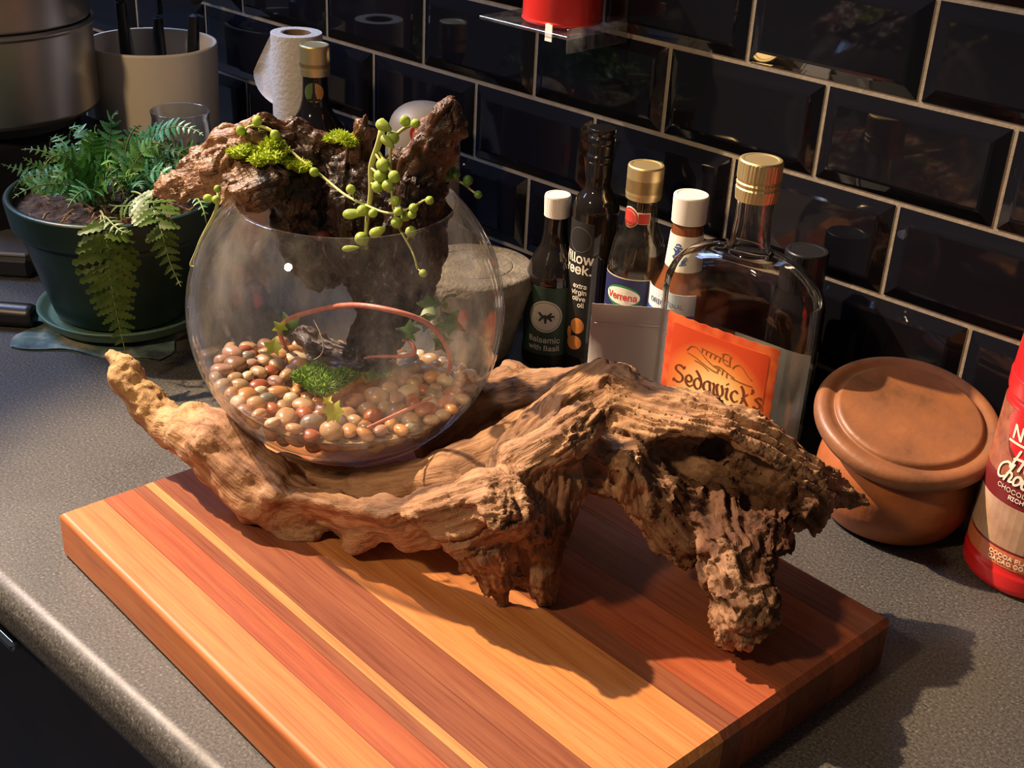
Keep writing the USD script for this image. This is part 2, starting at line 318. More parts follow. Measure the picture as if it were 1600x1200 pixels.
def driftwood_mesh(chains, carves=(), h=0.0017, k=0.012, lump=(0.010, 55), groove=((0.0030, 7, 90), (0.0020, 14, 260), (0.0010, 24, 600)), seed=0, floor=None, keep=None, rough=None):
    W = [world_chain(c) for c in chains]
    cut = [c[0] == 'cut' for c in chains]; allp = np.array([p for c in W for p, r in c]); R = max(r for c in W for p, r in c)
    lo = np.min([p - r for c in W for p, r in c], 0) - 0.02; hi = np.max([p + r for c in W for p, r in c], 0) + 0.02
    n = np.ceil((hi - lo) / h).astype(int) + 1; V = np.full(n, 0.05, np.float32)
    ax = [lo[i] + h * np.arange(n[i]) for i in range(3)]
    def sub(pmin, pmax):
        i0 = np.clip(((pmin - lo) / h).astype(int), 0, n - 1); i1 = np.clip(((pmax - lo) / h).astype(int) + 2, 1, n)
        sl = tuple(slice(a, b) for a, b in zip(i0, i1))
        return sl, np.stack(np.meshgrid(*[ax[i][sl[i]] for i in range(3)], indexing='ij'), -1)
    for c, away in zip(W, cut):
        for (a, ra), (b, rb) in zip(c, c[1:]):
            r = max(ra, rb) + 0.03
            sl, P = sub(np.minimum(a, b) - r, np.maximum(a, b) + r)
            d = seg_dist(P, a, b, ra, rb)[0]; V[sl] = -smin(-V[sl], d, 0.006) if away else smin(V[sl], d, k)
    W = [c for c, away in zip(W, cut) if not away]
    m = np.abs(V) < 0.03; I = np.argwhere(m); P = lo + h * I
    V[m] += (meshkit.fbm(P * lump[1], 3, seed) - 0.5) * lump[0] * 2
    for c, kk in carves:
        if callable(c):
            V[:] = np.maximum(V, 0) if False else V
            m = V < 0.02; P = lo + h * np.argwhere(m); V[m] = -smin(-V[m], c(P), kk)
            continue
        for (a, ra), (b, rb) in zip(c, c[1:]):
            r = max(ra, rb) + 0.02; sl, P = sub(np.minimum(a, b) - r, np.maximum(a, b) + r)
            V[sl] = -smin(-V[sl], seg_dist(P, a, b, ra, rb)[0], kk)
    V[0], V[-1], V[:, 0], V[:, -1], V[:, :, 0], V[:, :, -1] = (0.05,) * 6
    P, F = surface_net(V, lo, h)
    mesh = trimesh.Trimesh(P, F, process=False)
    parts = trimesh.graph.connected_components(mesh.edges, nodes=np.arange(len(P)), min_len=1)
    if len(parts) > 1:
        big = max(parts, key=len); keepf = np.isin(F, big).all(1); mesh = trimesh.Trimesh(P, F[keepf], process=False); mesh.remove_unreferenced_vertices()
    P = np.array(mesh.vertices); N = np.array(mesh.vertex_normals)
    # grain coordinates: along the nearest limb, and across it
    best = np.full(len(P), 9.0); G = np.zeros((len(P), 3))
    for ci, c in enumerate(W):
        s = 0.0; A = np.array([0.3, 0.5, 0.8])
        for (a, ra), (b, rb) in zip(c, c[1:]):
            t3 = b - a; L = np.linalg.norm(t3); t3 = t3 / L; A = A - t3 * (A @ t3); A /= np.linalg.norm(A); B = np.cross(t3, A)
            d, t = seg_dist(P, a, b, ra, rb); q = P - a - t[:, None] * (b - a)
            w = d < best; best[w] = d[w]
            G[w] = np.stack([s + t * L + ci * 3.1, q @ A, q @ B], 1)[w]; s += L
    D = np.zeros(len(P)); warp = (meshkit.fbm(P * 45, 2, seed + 9) - 0.5)[:, None] * [0.0, 0.010, 0.010]
    for i, (amp, fs, fr) in enumerate(groove):
        var = 0.25 + 1.5 * np.clip(meshkit.fbm(P * 22, 2, seed + 40 + i) - 0.28, 0, 1) if rough is None else rough(P)
        nz = meshkit.noise((G + warp) * [fs, fr, fr], seed + 20 + i); D += var * amp * (np.clip(np.abs(2 * nz - 1) * 2.2, 0, 1) - 0.8)
    if carves:                                    # no relief where the bowl is seated
        dist = np.linalg.norm(P - BOWL_C, axis=1) - BOWL_R; D *= np.clip((dist - 0.003) / 0.008, 0, 1) if keep is None else 1
    P = P + N * D[:, None]
    if floor is not None: P[:, 2] = np.maximum(P[:, 2], floor)
    mesh.vertices = P
    return mesh, G

def wood_mat(name, stops, rough, spec=0.4, coat=0.0, bump=0.6, fine=(26, 700, 700), cs=(9, 130, 130), crumb=None, distance=0.0016):
    n = {'a': ('attribute', {'attribute': 'grain'}), 'm': ('mapping', {'scale': cs}), 'x': ('noise_texture', {'scale': 1.0, 'detail': 6, 'roughness': 0.6, 'distortion': 0.5}),
         'c': ('rgb_ramp', {'ramp': stops}), 'm2': ('mapping', {'scale': fine}), 'y': ('noise_texture', {'scale': 1.0, 'detail': 4}), 'geo': ('geometry', {}),
         'z': ('noise_texture', {'scale': 420, 'detail': 4}), 'k': ('noise_texture', {'scale': 13, 'detail': 3}), 'kr': ('rgb_ramp', {'ramp': [(0.35, (0.72, 0.68, 0.64)), (0.6, (1.1, 1.08, 1.05))]}),
         'mx': ('mix', {'mix_type': 'multiply', 'fac': 1.0}), 'h': ('math', {'math_type': 'multiply_add', 'value2': 0.5}), 'u': ('bump', {'strength': bump, 'distance': distance}),
         'p': ('principled_bsdf', {'roughness': rough, 'specular_ior_level': spec, 'coat_weight': coat, 'coat_roughness': 0.12})}
    links = [('a.vector', 'm.vector'), ('a.vector', 'm2.vector'), ('m.vector', 'x.vector'), ('m2.vector', 'y.vector'), ('geo.position', 'z.vector'), ('geo.position', 'k.vector'), ('x.fac', 'c.fac'), ('k.fac', 'kr.fac'), ('c.color', 'mx.color1'), ('kr.color', 'mx.color2'),
             ('z.fac', 'h.value1'), ('y.fac', 'h.value3'), ('h.value', 'u.height'), ('u.normal', 'p.normal')]
    if crumb:        # weathered crust where the mesh attribute "tone".x says so, darkened where .y says so (on dry_wood: painted shade)
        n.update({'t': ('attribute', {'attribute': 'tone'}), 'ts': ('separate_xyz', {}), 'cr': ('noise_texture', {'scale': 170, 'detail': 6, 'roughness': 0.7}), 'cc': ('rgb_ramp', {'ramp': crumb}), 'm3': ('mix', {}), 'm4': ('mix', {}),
                  'darken': ('mix', {'mix_type': 'multiply', 'fac': 1.0, 'color2': (0.22, 0.155, 0.115)})})
        links += [('t.vector', 'ts.vector'), ('geo.position', 'cr.vector'), ('cr.fac', 'cc.fac'), ('ts.x', 'm3.fac'), ('mx.color', 'm3.color1'), ('cc.color', 'm3.color2'), ('m3.color', 'darken.color1'), ('ts.y', 'm4.fac'), ('m3.color', 'm4.color1'), ('darken.color', 'm4.color2'), ('m4.color', 'p.base_color')]
    else: links.append(('mx.color', 'p.base_color'))
    return nodes(name, n, links, 'p.BSDF')

dry_wood = wood_mat('dry_driftwood', [(0.28, (0.085, 0.038, 0.020)), (0.40, (0.24, 0.125, 0.068)), (0.55, (0.41, 0.24, 0.138)), (0.75, (0.51, 0.32, 0.19))], 0.75, 0.3,
                    crumb=[(0.3, (0.20, 0.115, 0.05)), (0.5, (0.44, 0.28, 0.13)), (0.7, (0.55, 0.37, 0.18))])
TOCAM = np.array([0.67, -0.74, 0.0])
def flatten(pts, off, r, dz=-0.012):
    """Takes the front of a limb off, leaving a hollowed upright face."""
    return ('cut', [(at(*q) + TOCAM * off + [0, 0, dz], r) for q in pts])
big = [
    [(176, 557, -.488, 11), (200, 588, -.487, 19), (232, 640, -.485, 26), (262, 668, -.483, 24), (300, 672, -.480, 34), (345, 702, -.477, 47), (400, 757, -.473, 50), (460, 800, -.468, 47), (540, 822, -.462, 42), (620, 828, -.455, 44), (700, 815, -.448, 54), (770, 795, -.437, 66)],
    flatten([(455, 795, -.468), (540, 822, -.462), (620, 828, -.455), (700, 815, -.448)], 0.052, 0.044, -0.008),
    [(440, 745, -.440, 36), (500, 775, -.430, 46), (600, 780, -.415, 54), (720, 760, -.395, 54), (820, 705, -.352, 60)],
    [(770, 795, -.425, 58), (830, 740, -.385, 70), (880, 685, -.345, 72), (935, 642, -.312, 70), (1030, 670, -.300, 60), (1110, 690, -.285, 60), (1180, 722, -.265, 60), (1240, 752, -.248, 50), (1290, 772, -.228, 30), (1325, 780, -.217, 14), (1346, 785, -.211, 6)],
    flatten([(1000, 690, -.310), (1060, 700, -.296), (1120, 712, -.283), (1190, 742, -.262), (1250, 772, -.240)], 0.050, 0.044, -0.016),
    [(1010, 640, -.290, 34), (1080, 655, -.278, 34), (1160, 690, -.268, 34)],
    [(690, 690, -.335, 46), (770, 635, -.305, 45), (850, 612, -.290, 34), (930, 600, -.288, 30), (1000, 612, -.288, 22)],
    [(770, 600, -.285, 20), (800, 590, -.285, 22), (830, 600, -.29, 18)],
    [(850, 765, -.392, 60), (848, 830, -.400, 46), (848, 885, -.404, 30), (850, 925, -.402, 14), (848, 942, -.401, 6)],
    [(740, 815, -.440, 52), (765, 860, -.432, 38), (778, 900, -.426, 18), (785, 940, -.421, 5)],
    [(815, 722, -.404, 34), (865, 692, -.388, 34), (915, 655, -.362, 30)],
    [(960, 730, -.345, 50), (1010, 770, -.336, 46), (1050, 820, -.332, 42), (1080, 868, -.332, 24)],
    [(1110, 742, -.272, 36), (1125, 812, -.308, 40), (1138, 880, -.344, 44), (1160, 940, -.354, 50), (1150, 968, -.354, 36), (1128, 990, -.354, 14)],
    [(1060, 735, -.288, 28), (1082, 790, -.312, 28), (1072, 840, -.325, 24)],
    [(1190, 775, -.262, 46), (1194, 835, -.300, 38), (1195, 880, -.330, 24)],
    [(1240, 775, -.262, 46), (1262, 802, -.252, 32)],
    [(985, 740, -.352, 30), (990, 790, -.350, 24), (1000, 850, -.345, 10)],
]
def px_carve(pts): return world_chain(pts)
eye = at(1115, 700, -.285)
hole = [(eye + FWD * 0.010, 0.0085), (eye - FWD * 0.10, 0.0115)]
pit = px_carve([(1095, 690, -.318, 34), (1135, 700, -.308, 30)])
knot = px_carve([(958, 748, -.382, 9), (960, 748, -.362, 6)])
scoop = px_carve([(560, 770, -.446, 14), (650, 764, -.438, 18), (730, 738, -.420, 16)])
under = px_carve([(935, 860, -.44, 46), (945, 850, -.36, 52), (960, 840, -.28, 50)])
arch2 = px_carve([(640, 905, -.47, 36), (700, 900, -.40, 40), (760, 880, -.33, 40)])
cleft = px_carve([(945, 675, -.372, 14), (925, 745, -.402, 20), (900, 825, -.422, 24)])
cleft2 = px_carve([(1070, 800, -.368, 16), (1085, 850, -.362, 18), (1092, 880, -.358, 13)])
hollow = px_carve([(965, 725, -.372, 22), (1040, 738, -.350, 40), (1130, 752, -.330, 40), (1205, 770, -.305, 26)])
bowl_seat = lambda P: np.linalg.norm(P - BOWL_C, axis=1) - (BOWL_R + 0.0012)
BM, BG = driftwood_mesh(big, [(scoop, 0.010), (hole, 0.003), (knot, 0.004), (under, 0.012), (arch2, 0.012), (cleft, 0.010), (cleft2, 0.008), (bowl_seat, 0.002)], seed=4, floor=BT + 0.0002, lump=(0.0075, 42), rough=lambda P: (0.20 + 1.1 * np.clip((P[:, 0] - 0.60) / 0.10, 0, 1)) * (0.4 + 1.2 * meshkit.fbm(P * 22, 2, 40)))
V = np.array(BM.vertices)
proj = (V - CAM); depth = proj @ FWD
# crust on the outer left limb, shade painted into the colour of the hollow right mass (object-space regions)
s_left = np.clip(((0.47 - (V[:, 0] * 0.85 - V[:, 1] * 0.15) - 0.0) - 0.02) / 0.03, 0, 1)
up = np.clip(np.array(BM.vertex_normals)[:, 2] * 1.6 + 0.35, 0, 1)
crust = np.clip(s_left * up + (meshkit.fbm(V * 70, 3, 5) - 0.5) * 1.6 * (s_left > 0), 0, 1)
dark_c = np.array([0.79, -0.305, 0.092]); hd = np.linalg.norm((V - dark_c) / [0.085, 0.060, 0.048], axis=1)
shade_or_heart = np.clip((1.15 - hd) * 2.0 + (meshkit.fbm(V * 60, 3, 7) - 0.5) * 1.6, 0, 1)  # painted shade: darkens the wood colour where a cast shadow would lie
dark_c2 = np.array([0.715, -0.385, 0.085]); shade_or_heart = np.maximum(shade_or_heart, np.clip((1.1 - np.linalg.norm((V - dark_c2) / [0.03, 0.04, 0.05], axis=1)) * 2, 0, 1))
crumbs = (meshkit.fbm(V * 230, 3, 12) - 0.5) * 0.0042 + (meshkit.fbm(V * 90, 2, 13) - 0.5) * 0.0035      # the crust stands up in grains
guard = np.clip((np.linalg.norm(V - BOWL_C, axis=1) - BOWL_R - 0.004) / 0.005, 0, 1)
BM.vertices = V + np.array(BM.vertex_normals) * (crumbs * crust * guard)[:, None]
obj('driftwood', BM, dry_wood, smooth=True, label='large twisted tan driftwood branch holding up the glass bowl', cat='driftwood', vec={'grain': BG, 'tone': np.stack([crust, shade_or_heart, 0 * shade_or_heart], 1)})

# ------------------------------------------------------------------ glass bowl and what is in it
glass_bowl = thin_glass('bowl_glass', (0.985, 0.985, 0.98), 0.065, 30, (1, 1, 0.35), 1.15)
ZT = 0.0776
th = 0.0022
outer = [(0.0, -0.1008), (0.026, -0.1008)] + [(BOWL_R * math.sin(t), -BOWL_R * math.cos(t)) for t in np.linspace(math.acos(0.1008 / BOWL_R) + 0.06, PI - math.acos(ZT / BOWL_R), 44)]
Ri = BOWL_R - th
inner = [(Ri * math.sin(t), -Ri * math.cos(t)) for t in np.linspace(PI - math.acos((ZT) / Ri), math.acos(0.080 / Ri) + 0.03, 40)] + [(0.058, -0.0795), (0.0, -0.0800)]
ro, ri = outer[-1][0], inner[0][0]
rim = [((ro + ri) / 2 + (ro - ri) / 2 * math.cos(a), ZT + 0.0012 * math.sin(a)) for a in np.linspace(0.4, PI - 0.4, 5)]
obj('fish_bowl', lathe(outer + rim + inner, 96).apply_translation(BOWL_C), glass_bowl, smooth=True, label='round clear glass bowl resting on the driftwood', cat='glass bowl')

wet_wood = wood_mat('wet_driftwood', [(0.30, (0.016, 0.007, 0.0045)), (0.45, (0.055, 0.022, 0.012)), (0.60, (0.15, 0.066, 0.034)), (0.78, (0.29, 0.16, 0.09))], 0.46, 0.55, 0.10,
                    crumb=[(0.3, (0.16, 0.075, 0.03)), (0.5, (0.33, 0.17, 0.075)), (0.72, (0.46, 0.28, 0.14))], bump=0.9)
K = 0.022
small = [
    [(562, 580, -.392, 30), (580, 530, -.388, 34), (600, 490, -.384, 40), (632, 445, -.380, 44), (648, 395, -.377, 44), (648, 340, -.374, 50), (652, 300, -.371, 44)],
    [(560, 565, -.400, 22), (505, 548, -.404, 24), (472, 522, -.405, 18)],
    [(575, 545, -.392, 26), (620, 520, -.380, 12)],
    [(500, 430, -.394, 26), (495, 390, -.394, 50), (490, 335, -.396, 62), (480, 290, -.398, 54)],
    [(575, 440, -.388, 34), (565, 385, -.386, 56), (560, 320, -.386, 56), (545, 265, -.388, 34)],
    [(480, 280, -.402, 52), (430, 262, -.416, 44), (375, 268, -.424 - K, 38), (320, 282, -.433 - K, 26), (280, 293, -.440 - K, 19), (244, 301, -.444 - K, 10)],
    [(440, 235, -.412, 34), (390, 222, -.412 - K, 24), (345, 236, -.418 - K, 22), (310, 258, -.425 - K, 20), (285, 270, -.430 - K, 14)],
    [(500, 238, -.392, 30), (460, 212, -.402, 22), (410, 203, -.405 - K * 0.7, 18), (365, 212, -.412 - K, 14)],
    [(420, 290, -.424 - K, 34), (385, 305, -.432 - K, 32), (370, 316, -.436 - K, 18)],
    [(455, 300, -.425, 26), (445, 345, -.425, 18), (436, 368, -.424, 8)],
    [(558, 270, -.386, 28), (562, 230, -.388, 19), (567, 203, -.389, 15), (571, 182, -.390, 9)],
    [(648, 300, -.371, 42), (664, 255, -.368, 36), (684, 216, -.366, 33), (698, 190, -.365, 28), (703, 177, -.365, 17)],
    [(600, 285, -.382, 38), (622, 262, -.378, 20)],
    [(600, 548, -.398, 18), (560, 578, -.410, 12), (520, 583, -.415, 7)],
]
NUDGE = 0.0088 + 0.022      # the wood stands a little behind the bowl's middle
SM, SG = driftwood_mesh(small, (), h=0.0014, k=0.008, lump=(0.006, 85), groove=((0.0048, 13, 130), (0.0018, 30, 420)), seed=11, keep=True)
V = np.array(SM.vertices)
ins = np.linalg.norm(V - BOWL_C, axis=1); low = V[:, 2] < BOWL_C[2] + ZT + 0.004      # keep the wood off the glass
side = (V - BOWL_C) @ RIGHT < -0.0745
f = np.where(low & ~side & (ins > BOWL_R - 0.007), (BOWL_R - 0.007) / ins, 1.0); f = np.where(low & side & (ins < BOWL_R + 0.0015), (BOWL_R + 0.0015) / ins, f); V = BOWL_C + (V - BOWL_C) * f[:, None]
SM.vertices = V
left = np.clip((-0.048 - (V - BOWL_C) @ RIGHT) / 0.02, 0, 1)
n3 = np.array(SM.vertex_normals)
cr = np.clip(left * np.clip(0.7 - n3[:, 2] * 0.3, 0, 1) + (meshkit.fbm(V * 75, 3, 2) - 0.5) * 1.2 * (left > 0), 0, 1)
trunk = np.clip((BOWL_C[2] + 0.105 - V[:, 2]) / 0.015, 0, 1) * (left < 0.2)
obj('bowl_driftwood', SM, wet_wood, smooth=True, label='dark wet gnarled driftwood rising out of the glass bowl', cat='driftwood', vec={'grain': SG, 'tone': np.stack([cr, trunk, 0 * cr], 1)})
hit_tree = cKDTree(V)
def on_wood(px, py, out=0.0):
    """The point of the bowl's driftwood seen at a pixel, moved out by a little."""
    d = (px - 800) / FPX * RIGHT + (py - 600) / FPX * DOWN + FWD; d = d / np.linalg.norm(d)
    q = V - CAM; t = q @ d; dist = np.linalg.norm(q - t[:, None] * d, axis=1); m = dist < 0.0022
    if not m.any(): return at(px, py, -.39)
    tm = t[m].min(); return CAM + d * (tm - out)

NUDGE = 0.0088
# pebbles
def pebble_mesh(seed):
    r = np.random.default_rng(seed); m = trimesh.creation.icosphere(2)
    v = m.vertices * [1.0, r.uniform(0.68, 0.92), r.uniform(0.5, 0.75)]
    v = v * (1 + 0.22 * (meshkit.fbm(m.vertices * 1.1 + seed * 7.3, 2, seed) - 0.5))[:, None]; m.vertices = v; return m
def pebble_mat(name, a, b):
    return mottled(name, [(0.3, a), (0.7, b)], 160, 0.32, 0.08, 500, coat_weight=0.25, coat_roughness=0.1)
PM = {'tan': pebble_mat('pebble_tan', (0.36, 0.22, 0.11), (0.50, 0.33, 0.18)), 'cream': pebble_mat('pebble_cream', (0.58, 0.46, 0.28), (0.68, 0.56, 0.38)),
      'orange': pebble_mat('pebble_orange', (0.46, 0.20, 0.06), (0.56, 0.28, 0.10)), 'rust red': pebble_mat('pebble_red', (0.30, 0.075, 0.035), (0.40, 0.12, 0.055)),
      'brown': pebble_mat('pebble_brown', (0.20, 0.10, 0.055), (0.29, 0.16, 0.09)), 'grey': pebble_mat('pebble_grey', (0.17, 0.145, 0.115), (0.25, 0.215, 0.17)), 'pinkish': pebble_mat('pebble_pink', (0.42, 0.23, 0.17), (0.50, 0.30, 0.22))}
rng = np.random.default_rng(21)
zs = -0.0505
def bed_top(x, y):
    """Height of the pebble bed: a heap against the left wall of the bowl."""
    u = -(x * RIGHT[0] + y * RIGHT[1]); w = x * 0.67 - y * 0.74; return zs + 0.011 * np.clip((u - 0.02) / 0.06, 0, 1) + 0.004 * np.clip((-u - 0.05) / 0.04, 0, 1) + 0.20 * np.minimum(w, 0)
bedm = mottled('gravel_bed', [(0.3, (0.10, 0.06, 0.03)), (0.5, (0.28, 0.17, 0.09)), (0.7, (0.42, 0.28, 0.15))], 140, 0.4, 0.9, 160, dist=0.003)
bv = []; n_r, n_a = 26, 72
for i in range(n_r + 1):
    for j in range(n_a):
        a = j * 2 * PI / n_a; rr = i / n_r
        bv.append((rr, a))
top, bot = [], []
for rr, a in bv:
    rmax = 0.0905; x, y = rr * rmax * math.cos(a), rr * rmax * math.sin(a); z = bed_top(x, y) - 0.0055
    rl = math.sqrt(max((Ri - 0.0012) ** 2 - z * z, 0)); s = min(1, rl / max(rr * rmax, 1e-9)); x, y = x * s, y * s
    top.append((x, y, z)); rb = rr * 0.056; zb = -math.sqrt(max((Ri - 0.0012) ** 2 - rb * rb, 0)); bot.append((rb * math.cos(a), rb * math.sin(a), max(zb, -0.0778)))
top, bot = np.array(top), np.array(bot); f = []
for i in range(n_r):
    for j in range(n_a):
        a, b = i * n_a + j, i * n_a + (j + 1) % n_a; c, d = a + n_a, b + n_a
        f += [(a, c, d), (a, d, b)]; o = len(top); f += [(o + a, o + d, o + c), (o + a, o + b, o + d)]
for j in range(n_a):
    a, b = n_r * n_a + j, n_r * n_a + (j + 1) % n_a; o = len(top); f += [(a, o + a, o + b), (a, o + b, b)]
bedmesh = trimesh.Trimesh(np.vstack([top, bot]) + BOWL_C, f, process=True)
obj('gravel', bedmesh, bedm, smooth=True, label='fine brown gravel filling the bottom of the glass bowl', cat='gravel', kind='stuff')
cand, pts = 0, []
while len(pts) < 200 and cand < 60000:
    cand += 1
    rr = 0.0930 * math.sqrt(rng.random()); a = rng.random() * 2 * PI; x, y = rr * math.cos(a), rr * math.sin(a)
    s = rng.choice([0.0052, 0.0064, 0.0076, 0.0088], p=[.2, .35, .3, .15]); z = bed_top(x, y) - 0.002 + rng.normal(0, 0.0008)
    if math.sqrt(x * x + y * y + z * z) + s * 0.86 > Ri - 0.0006: continue
    if all((x - q[0]) ** 2 + (y - q[1]) ** 2 + (z - q[2]) ** 2 > (0.80 * (s + q[3])) ** 2 for q in pts): pts.append((x, y, z, s))
ring = 0                                                             # a second course against the glass, lower down
for k in range(1400):
    a = rng.random() * 2 * PI; s = rng.uniform(0.0052, 0.0080); z = zs - rng.uniform(0.008, 0.019)
    rr = math.sqrt(max((Ri - s * 0.88) ** 2 - z * z, 0)) - 0.0006; x, y = rr * math.cos(a), rr * math.sin(a)
    if (x * 0.67 - y * 0.74) < -0.01: continue                          # only the side the glass lets one see
    if len(pts) < 285 and all((x - q[0]) ** 2 + (y - q[1]) ** 2 + (z - q[2]) ** 2 > (0.82 * (s + q[3])) ** 2 for q in pts): pts.append((x, y, z, s)); ring += 1
protos = {}
kinds = ['tan', 'cream', 'orange', 'rust red', 'brown', 'grey', 'pinkish']
wood_tree = cKDTree(V[::5])
for k, (x, y, z, s) in enumerate(pts):
    kind = rng.choice(kinds, p=[.30, .13, .17, .11, .15, .06, .08]); var = int(rng.integers(3))
    p = BOWL_C + [x, y, z]
    ax = rng.random() * 2 * PI; tl = rng.normal(0, 0.25)
    M = trimesh.transformations.rotation_matrix(ax, [0, 0, 1]) @ trimesh.transformations.rotation_matrix(tl, [1, 0, 0])
    if math.sqrt(x * x + y * y + z * z) > 0.085 and z < zs - 0.005:      # lies flat against the glass
        n = -np.array([x, y, z]) / math.sqrt(x * x + y * y + z * z); M = trimesh.geometry.align_vectors([0, 0, 1], n) @ trimesh.transformations.rotation_matrix(ax, [0, 0, 1])
    M[:3, :3] *= s * 1.12; M[:3, 3] = p
    m = pebble_mesh(var); m.apply_transform(M)
    u, w = x * RIGHT[0] + y * RIGHT[1], x * 0.67 - y * 0.74
    side = 'far left' if u < -0.055 else 'left' if u < -0.02 else 'middle' if u < 0.02 else 'right' if u < 0.055 else 'far right'
    row = 'against the front glass' if z < zs - 0.007 else 'front' if w > 0.04 else 'centre' if w > 0 else 'back' if w > -0.04 else 'far back'
    size = 'tiny' if s < 0.0058 else 'large' if s > 0.0080 else 'small'
    obj('pebble', m, PM[kind], smooth=True, label=f'{size} glossy {kind} pebble {row if "against" in row else "in the " + row} of the bowl bed, {side}'.replace('glass of the bowl bed', 'glass of the bowl'), cat='pebble', group=f'{size} {kind} pebbles, {row} {side} of the bowl bed')

# moss
moss_mat = leafy('moss_green', (0.34, 0.48, 0.02), (0.62, 0.72, 0.06), 260, 0.35, 0.7)
moss_dark = leafy('moss_dark', (0.12, 0.30, 0.015), (0.32, 0.52, 0.04), 260, 0.35, 0.7)
def moss(points, radius, n, label, mat, seed, spike=0.0028):
    r = np.random.default_rng(seed); out = []
    for c in points: out.append(ellipsoid(c, (radius, radius, radius * 0.55), 1))
    t = trimesh.creation.cone(0.0007, spike, sections=4); tv, tf = t.vertices, t.faces; vs, fs = [], []
    for k in range(n):
        c = points[r.integers(len(points))]; d = r.normal(size=3); d[2] = abs(d[2]) * 0.8 + 0.1; d /= np.linalg.norm(d)
        b = c + d * np.array([radius, radius, radius * 0.55]) * r.uniform(0.75, 1.05); M = trimesh.geometry.align_vectors([0, 0, 1], d + r.normal(0, 0.5, 3))
        vs.append(tv * r.uniform(0.7, 1.5) @ M[:3, :3].T + b); fs.append(tf + len(tv) * k)
    out.append(trimesh.Trimesh(np.vstack(vs), np.vstack(fs), process=False))
    obj('moss', join(out), mat, smooth=False, label=label, cat='moss', kind='stuff')
moss([on_wood(x, y, 0.0005) for x, y in ((372, 240), (385, 236), (398, 244), (412, 236), (424, 226), (436, 238), (446, 250), (458, 258), (425, 248), (405, 252), (470, 262))], 0.0062, 1500, 'bright yellow-green moss on the left top of the bowl driftwood', moss_mat, 1)
moss([on_wood(x, y, 0.001) for x, y in ((520, 218), (530, 214), (540, 219), (547, 224))], 0.0052, 600, 'small tuft of bright green moss beside the upright wood stub', moss_mat, 2)
def in_bed(px, py, up=0.004): return atz(px, py, BOWL_C[2] + zs + up)
moss([in_bed(x, y, 0.009) for x, y in ((478, 590), (492, 582), (510, 592), (525, 598), (498, 604), (512, 608), (535, 590))], 0.0088, 2200, 'rounded clump of green moss on the pebbles inside the bowl', moss_dark, 3)
moss([in_bed(x, y, 0.004) for x, y in ((560, 592), (580, 588), (600, 584))], 0.0055, 500, 'low dark green moss behind the clump inside the bowl', moss_dark, 4)

# string of pearls
pearl_mat = leafy('pearl_green', (0.34, 0.50, 0.08), (0.50, 0.62, 0.14), 200, 0.25, 0.3)
pearl_dark = leafy('pearl_deep_green', (0.10, 0.26, 0.06), (0.20, 0.38, 0.10), 200, 0.25, 0.3)
stem_mat = plain('pale_green_stem', (0.45, 0.48, 0.16), 0.5)
def pearl_mesh(c, r, d):
    m = trimesh.creation.icosphere(2); v = m.vertices.copy(); v[:, 2] *= 1.08; v[:, 2] += 0.22 * np.clip(v[:, 2] - 0.75, 0, 1) * 4 * 0.25; m.vertices = v
    M = trimesh.geometry.align_vectors([0, 0, 1], d); M[:3, :3] *= r; M[:3, 3] = c; m.apply_transform(M); return m
def strand(label, stem, pearls, y, mat=None, rs=0.0010, leaves=()):
    r = np.random.default_rng(len(label)); mat = mat or pearl_mat
    t = thing('string_of_pearls', label, 'succulent', 'trailing string of pearls stems' if False else None)
    S = [q if len(q) == 3 and isinstance(q[0], np.floating) else at(q[0], q[1], q[2] if len(q) > 2 else y) for q in stem]
    sm = tube(S, np.linspace(rs * 1.25, rs * 0.7, len(S)), 8, n=8 * len(S)); obj('stem', sm, stem_mat, t, smooth=True)
    st = cKDTree(sm.vertices)
    for q in pearls:
        p = at(q[0], q[1], q[3] if len(q) > 3 else y - 0.003); rr = q[2] / scale_at(p); near = sm.vertices[st.query(p)[1]]
        d = p - near; L = np.linalg.norm(d); d = d / max(L, 1e-6)
        pe = obj('pearl', pearl_mesh(p, rr, d if L > rr * 0.6 else np.array([0, -0.5, 0.8])), mat, t, smooth=True)
        if L > rr: obj('stalk', tube([near, p - d * rr * 0.9], rs * 0.5, 6), stem_mat, pe, smooth=True)
    for (px, py, ln, wd, an) in leaves:
        p = at(px, py, y - 0.004); s = 1 / scale_at(p); m = trimesh.creation.icosphere(2); v = m.vertices * [ln * s, wd * s, wd * s * 0.7]; v[:, 1] *= (1 - 0.35 * m.vertices[:, 0])
        a = math.radians(an); m.vertices = p + v[:, :1] * (RIGHT * math.cos(a) - DOWN * math.sin(a)) + v[:, 1:2] * (RIGHT * math.sin(a) + DOWN * math.cos(a)) + v[:, 2:3] * FWD; m.fix_normals()
        obj('leaf', m, mat, t, smooth=True)
NUDGE = 0.0088 + 0.022
A1 = [on_wood(x, y, 0.003) - [0, NUDGE, 0] for x, y in ((378, 205), (405, 198), (425, 206), (448, 230), (470, 253))]
strand('long string of pearls stem running from the wood ridge down to the right', [(378, 208, A1[0][1]), (405, 197, A1[1][1]), (425, 205, A1[2][1]), (450, 231, A1[3][1]), (478, 256, A1[4][1]), (510, 281, -.412), (545, 308, -.414), (575, 322, -.414), (615, 333, -.414), (640, 325, -.412), (665, 312, -.408)],
       [(402, 189, 8, A1[1][1]), (376, 204, 7.5, A1[0][1]), (411, 203, 7.5, A1[2][1]), (430, 211, 8, A1[2][1]), (441, 226, 8, A1[3][1]), (491, 269, 7.5), (548, 296, 7.5), (566, 329, 9), (583, 333, 7), (622, 331, 7), (646, 325, 7.5), (671, 313, 7), (644, 335, 7)], -.414)
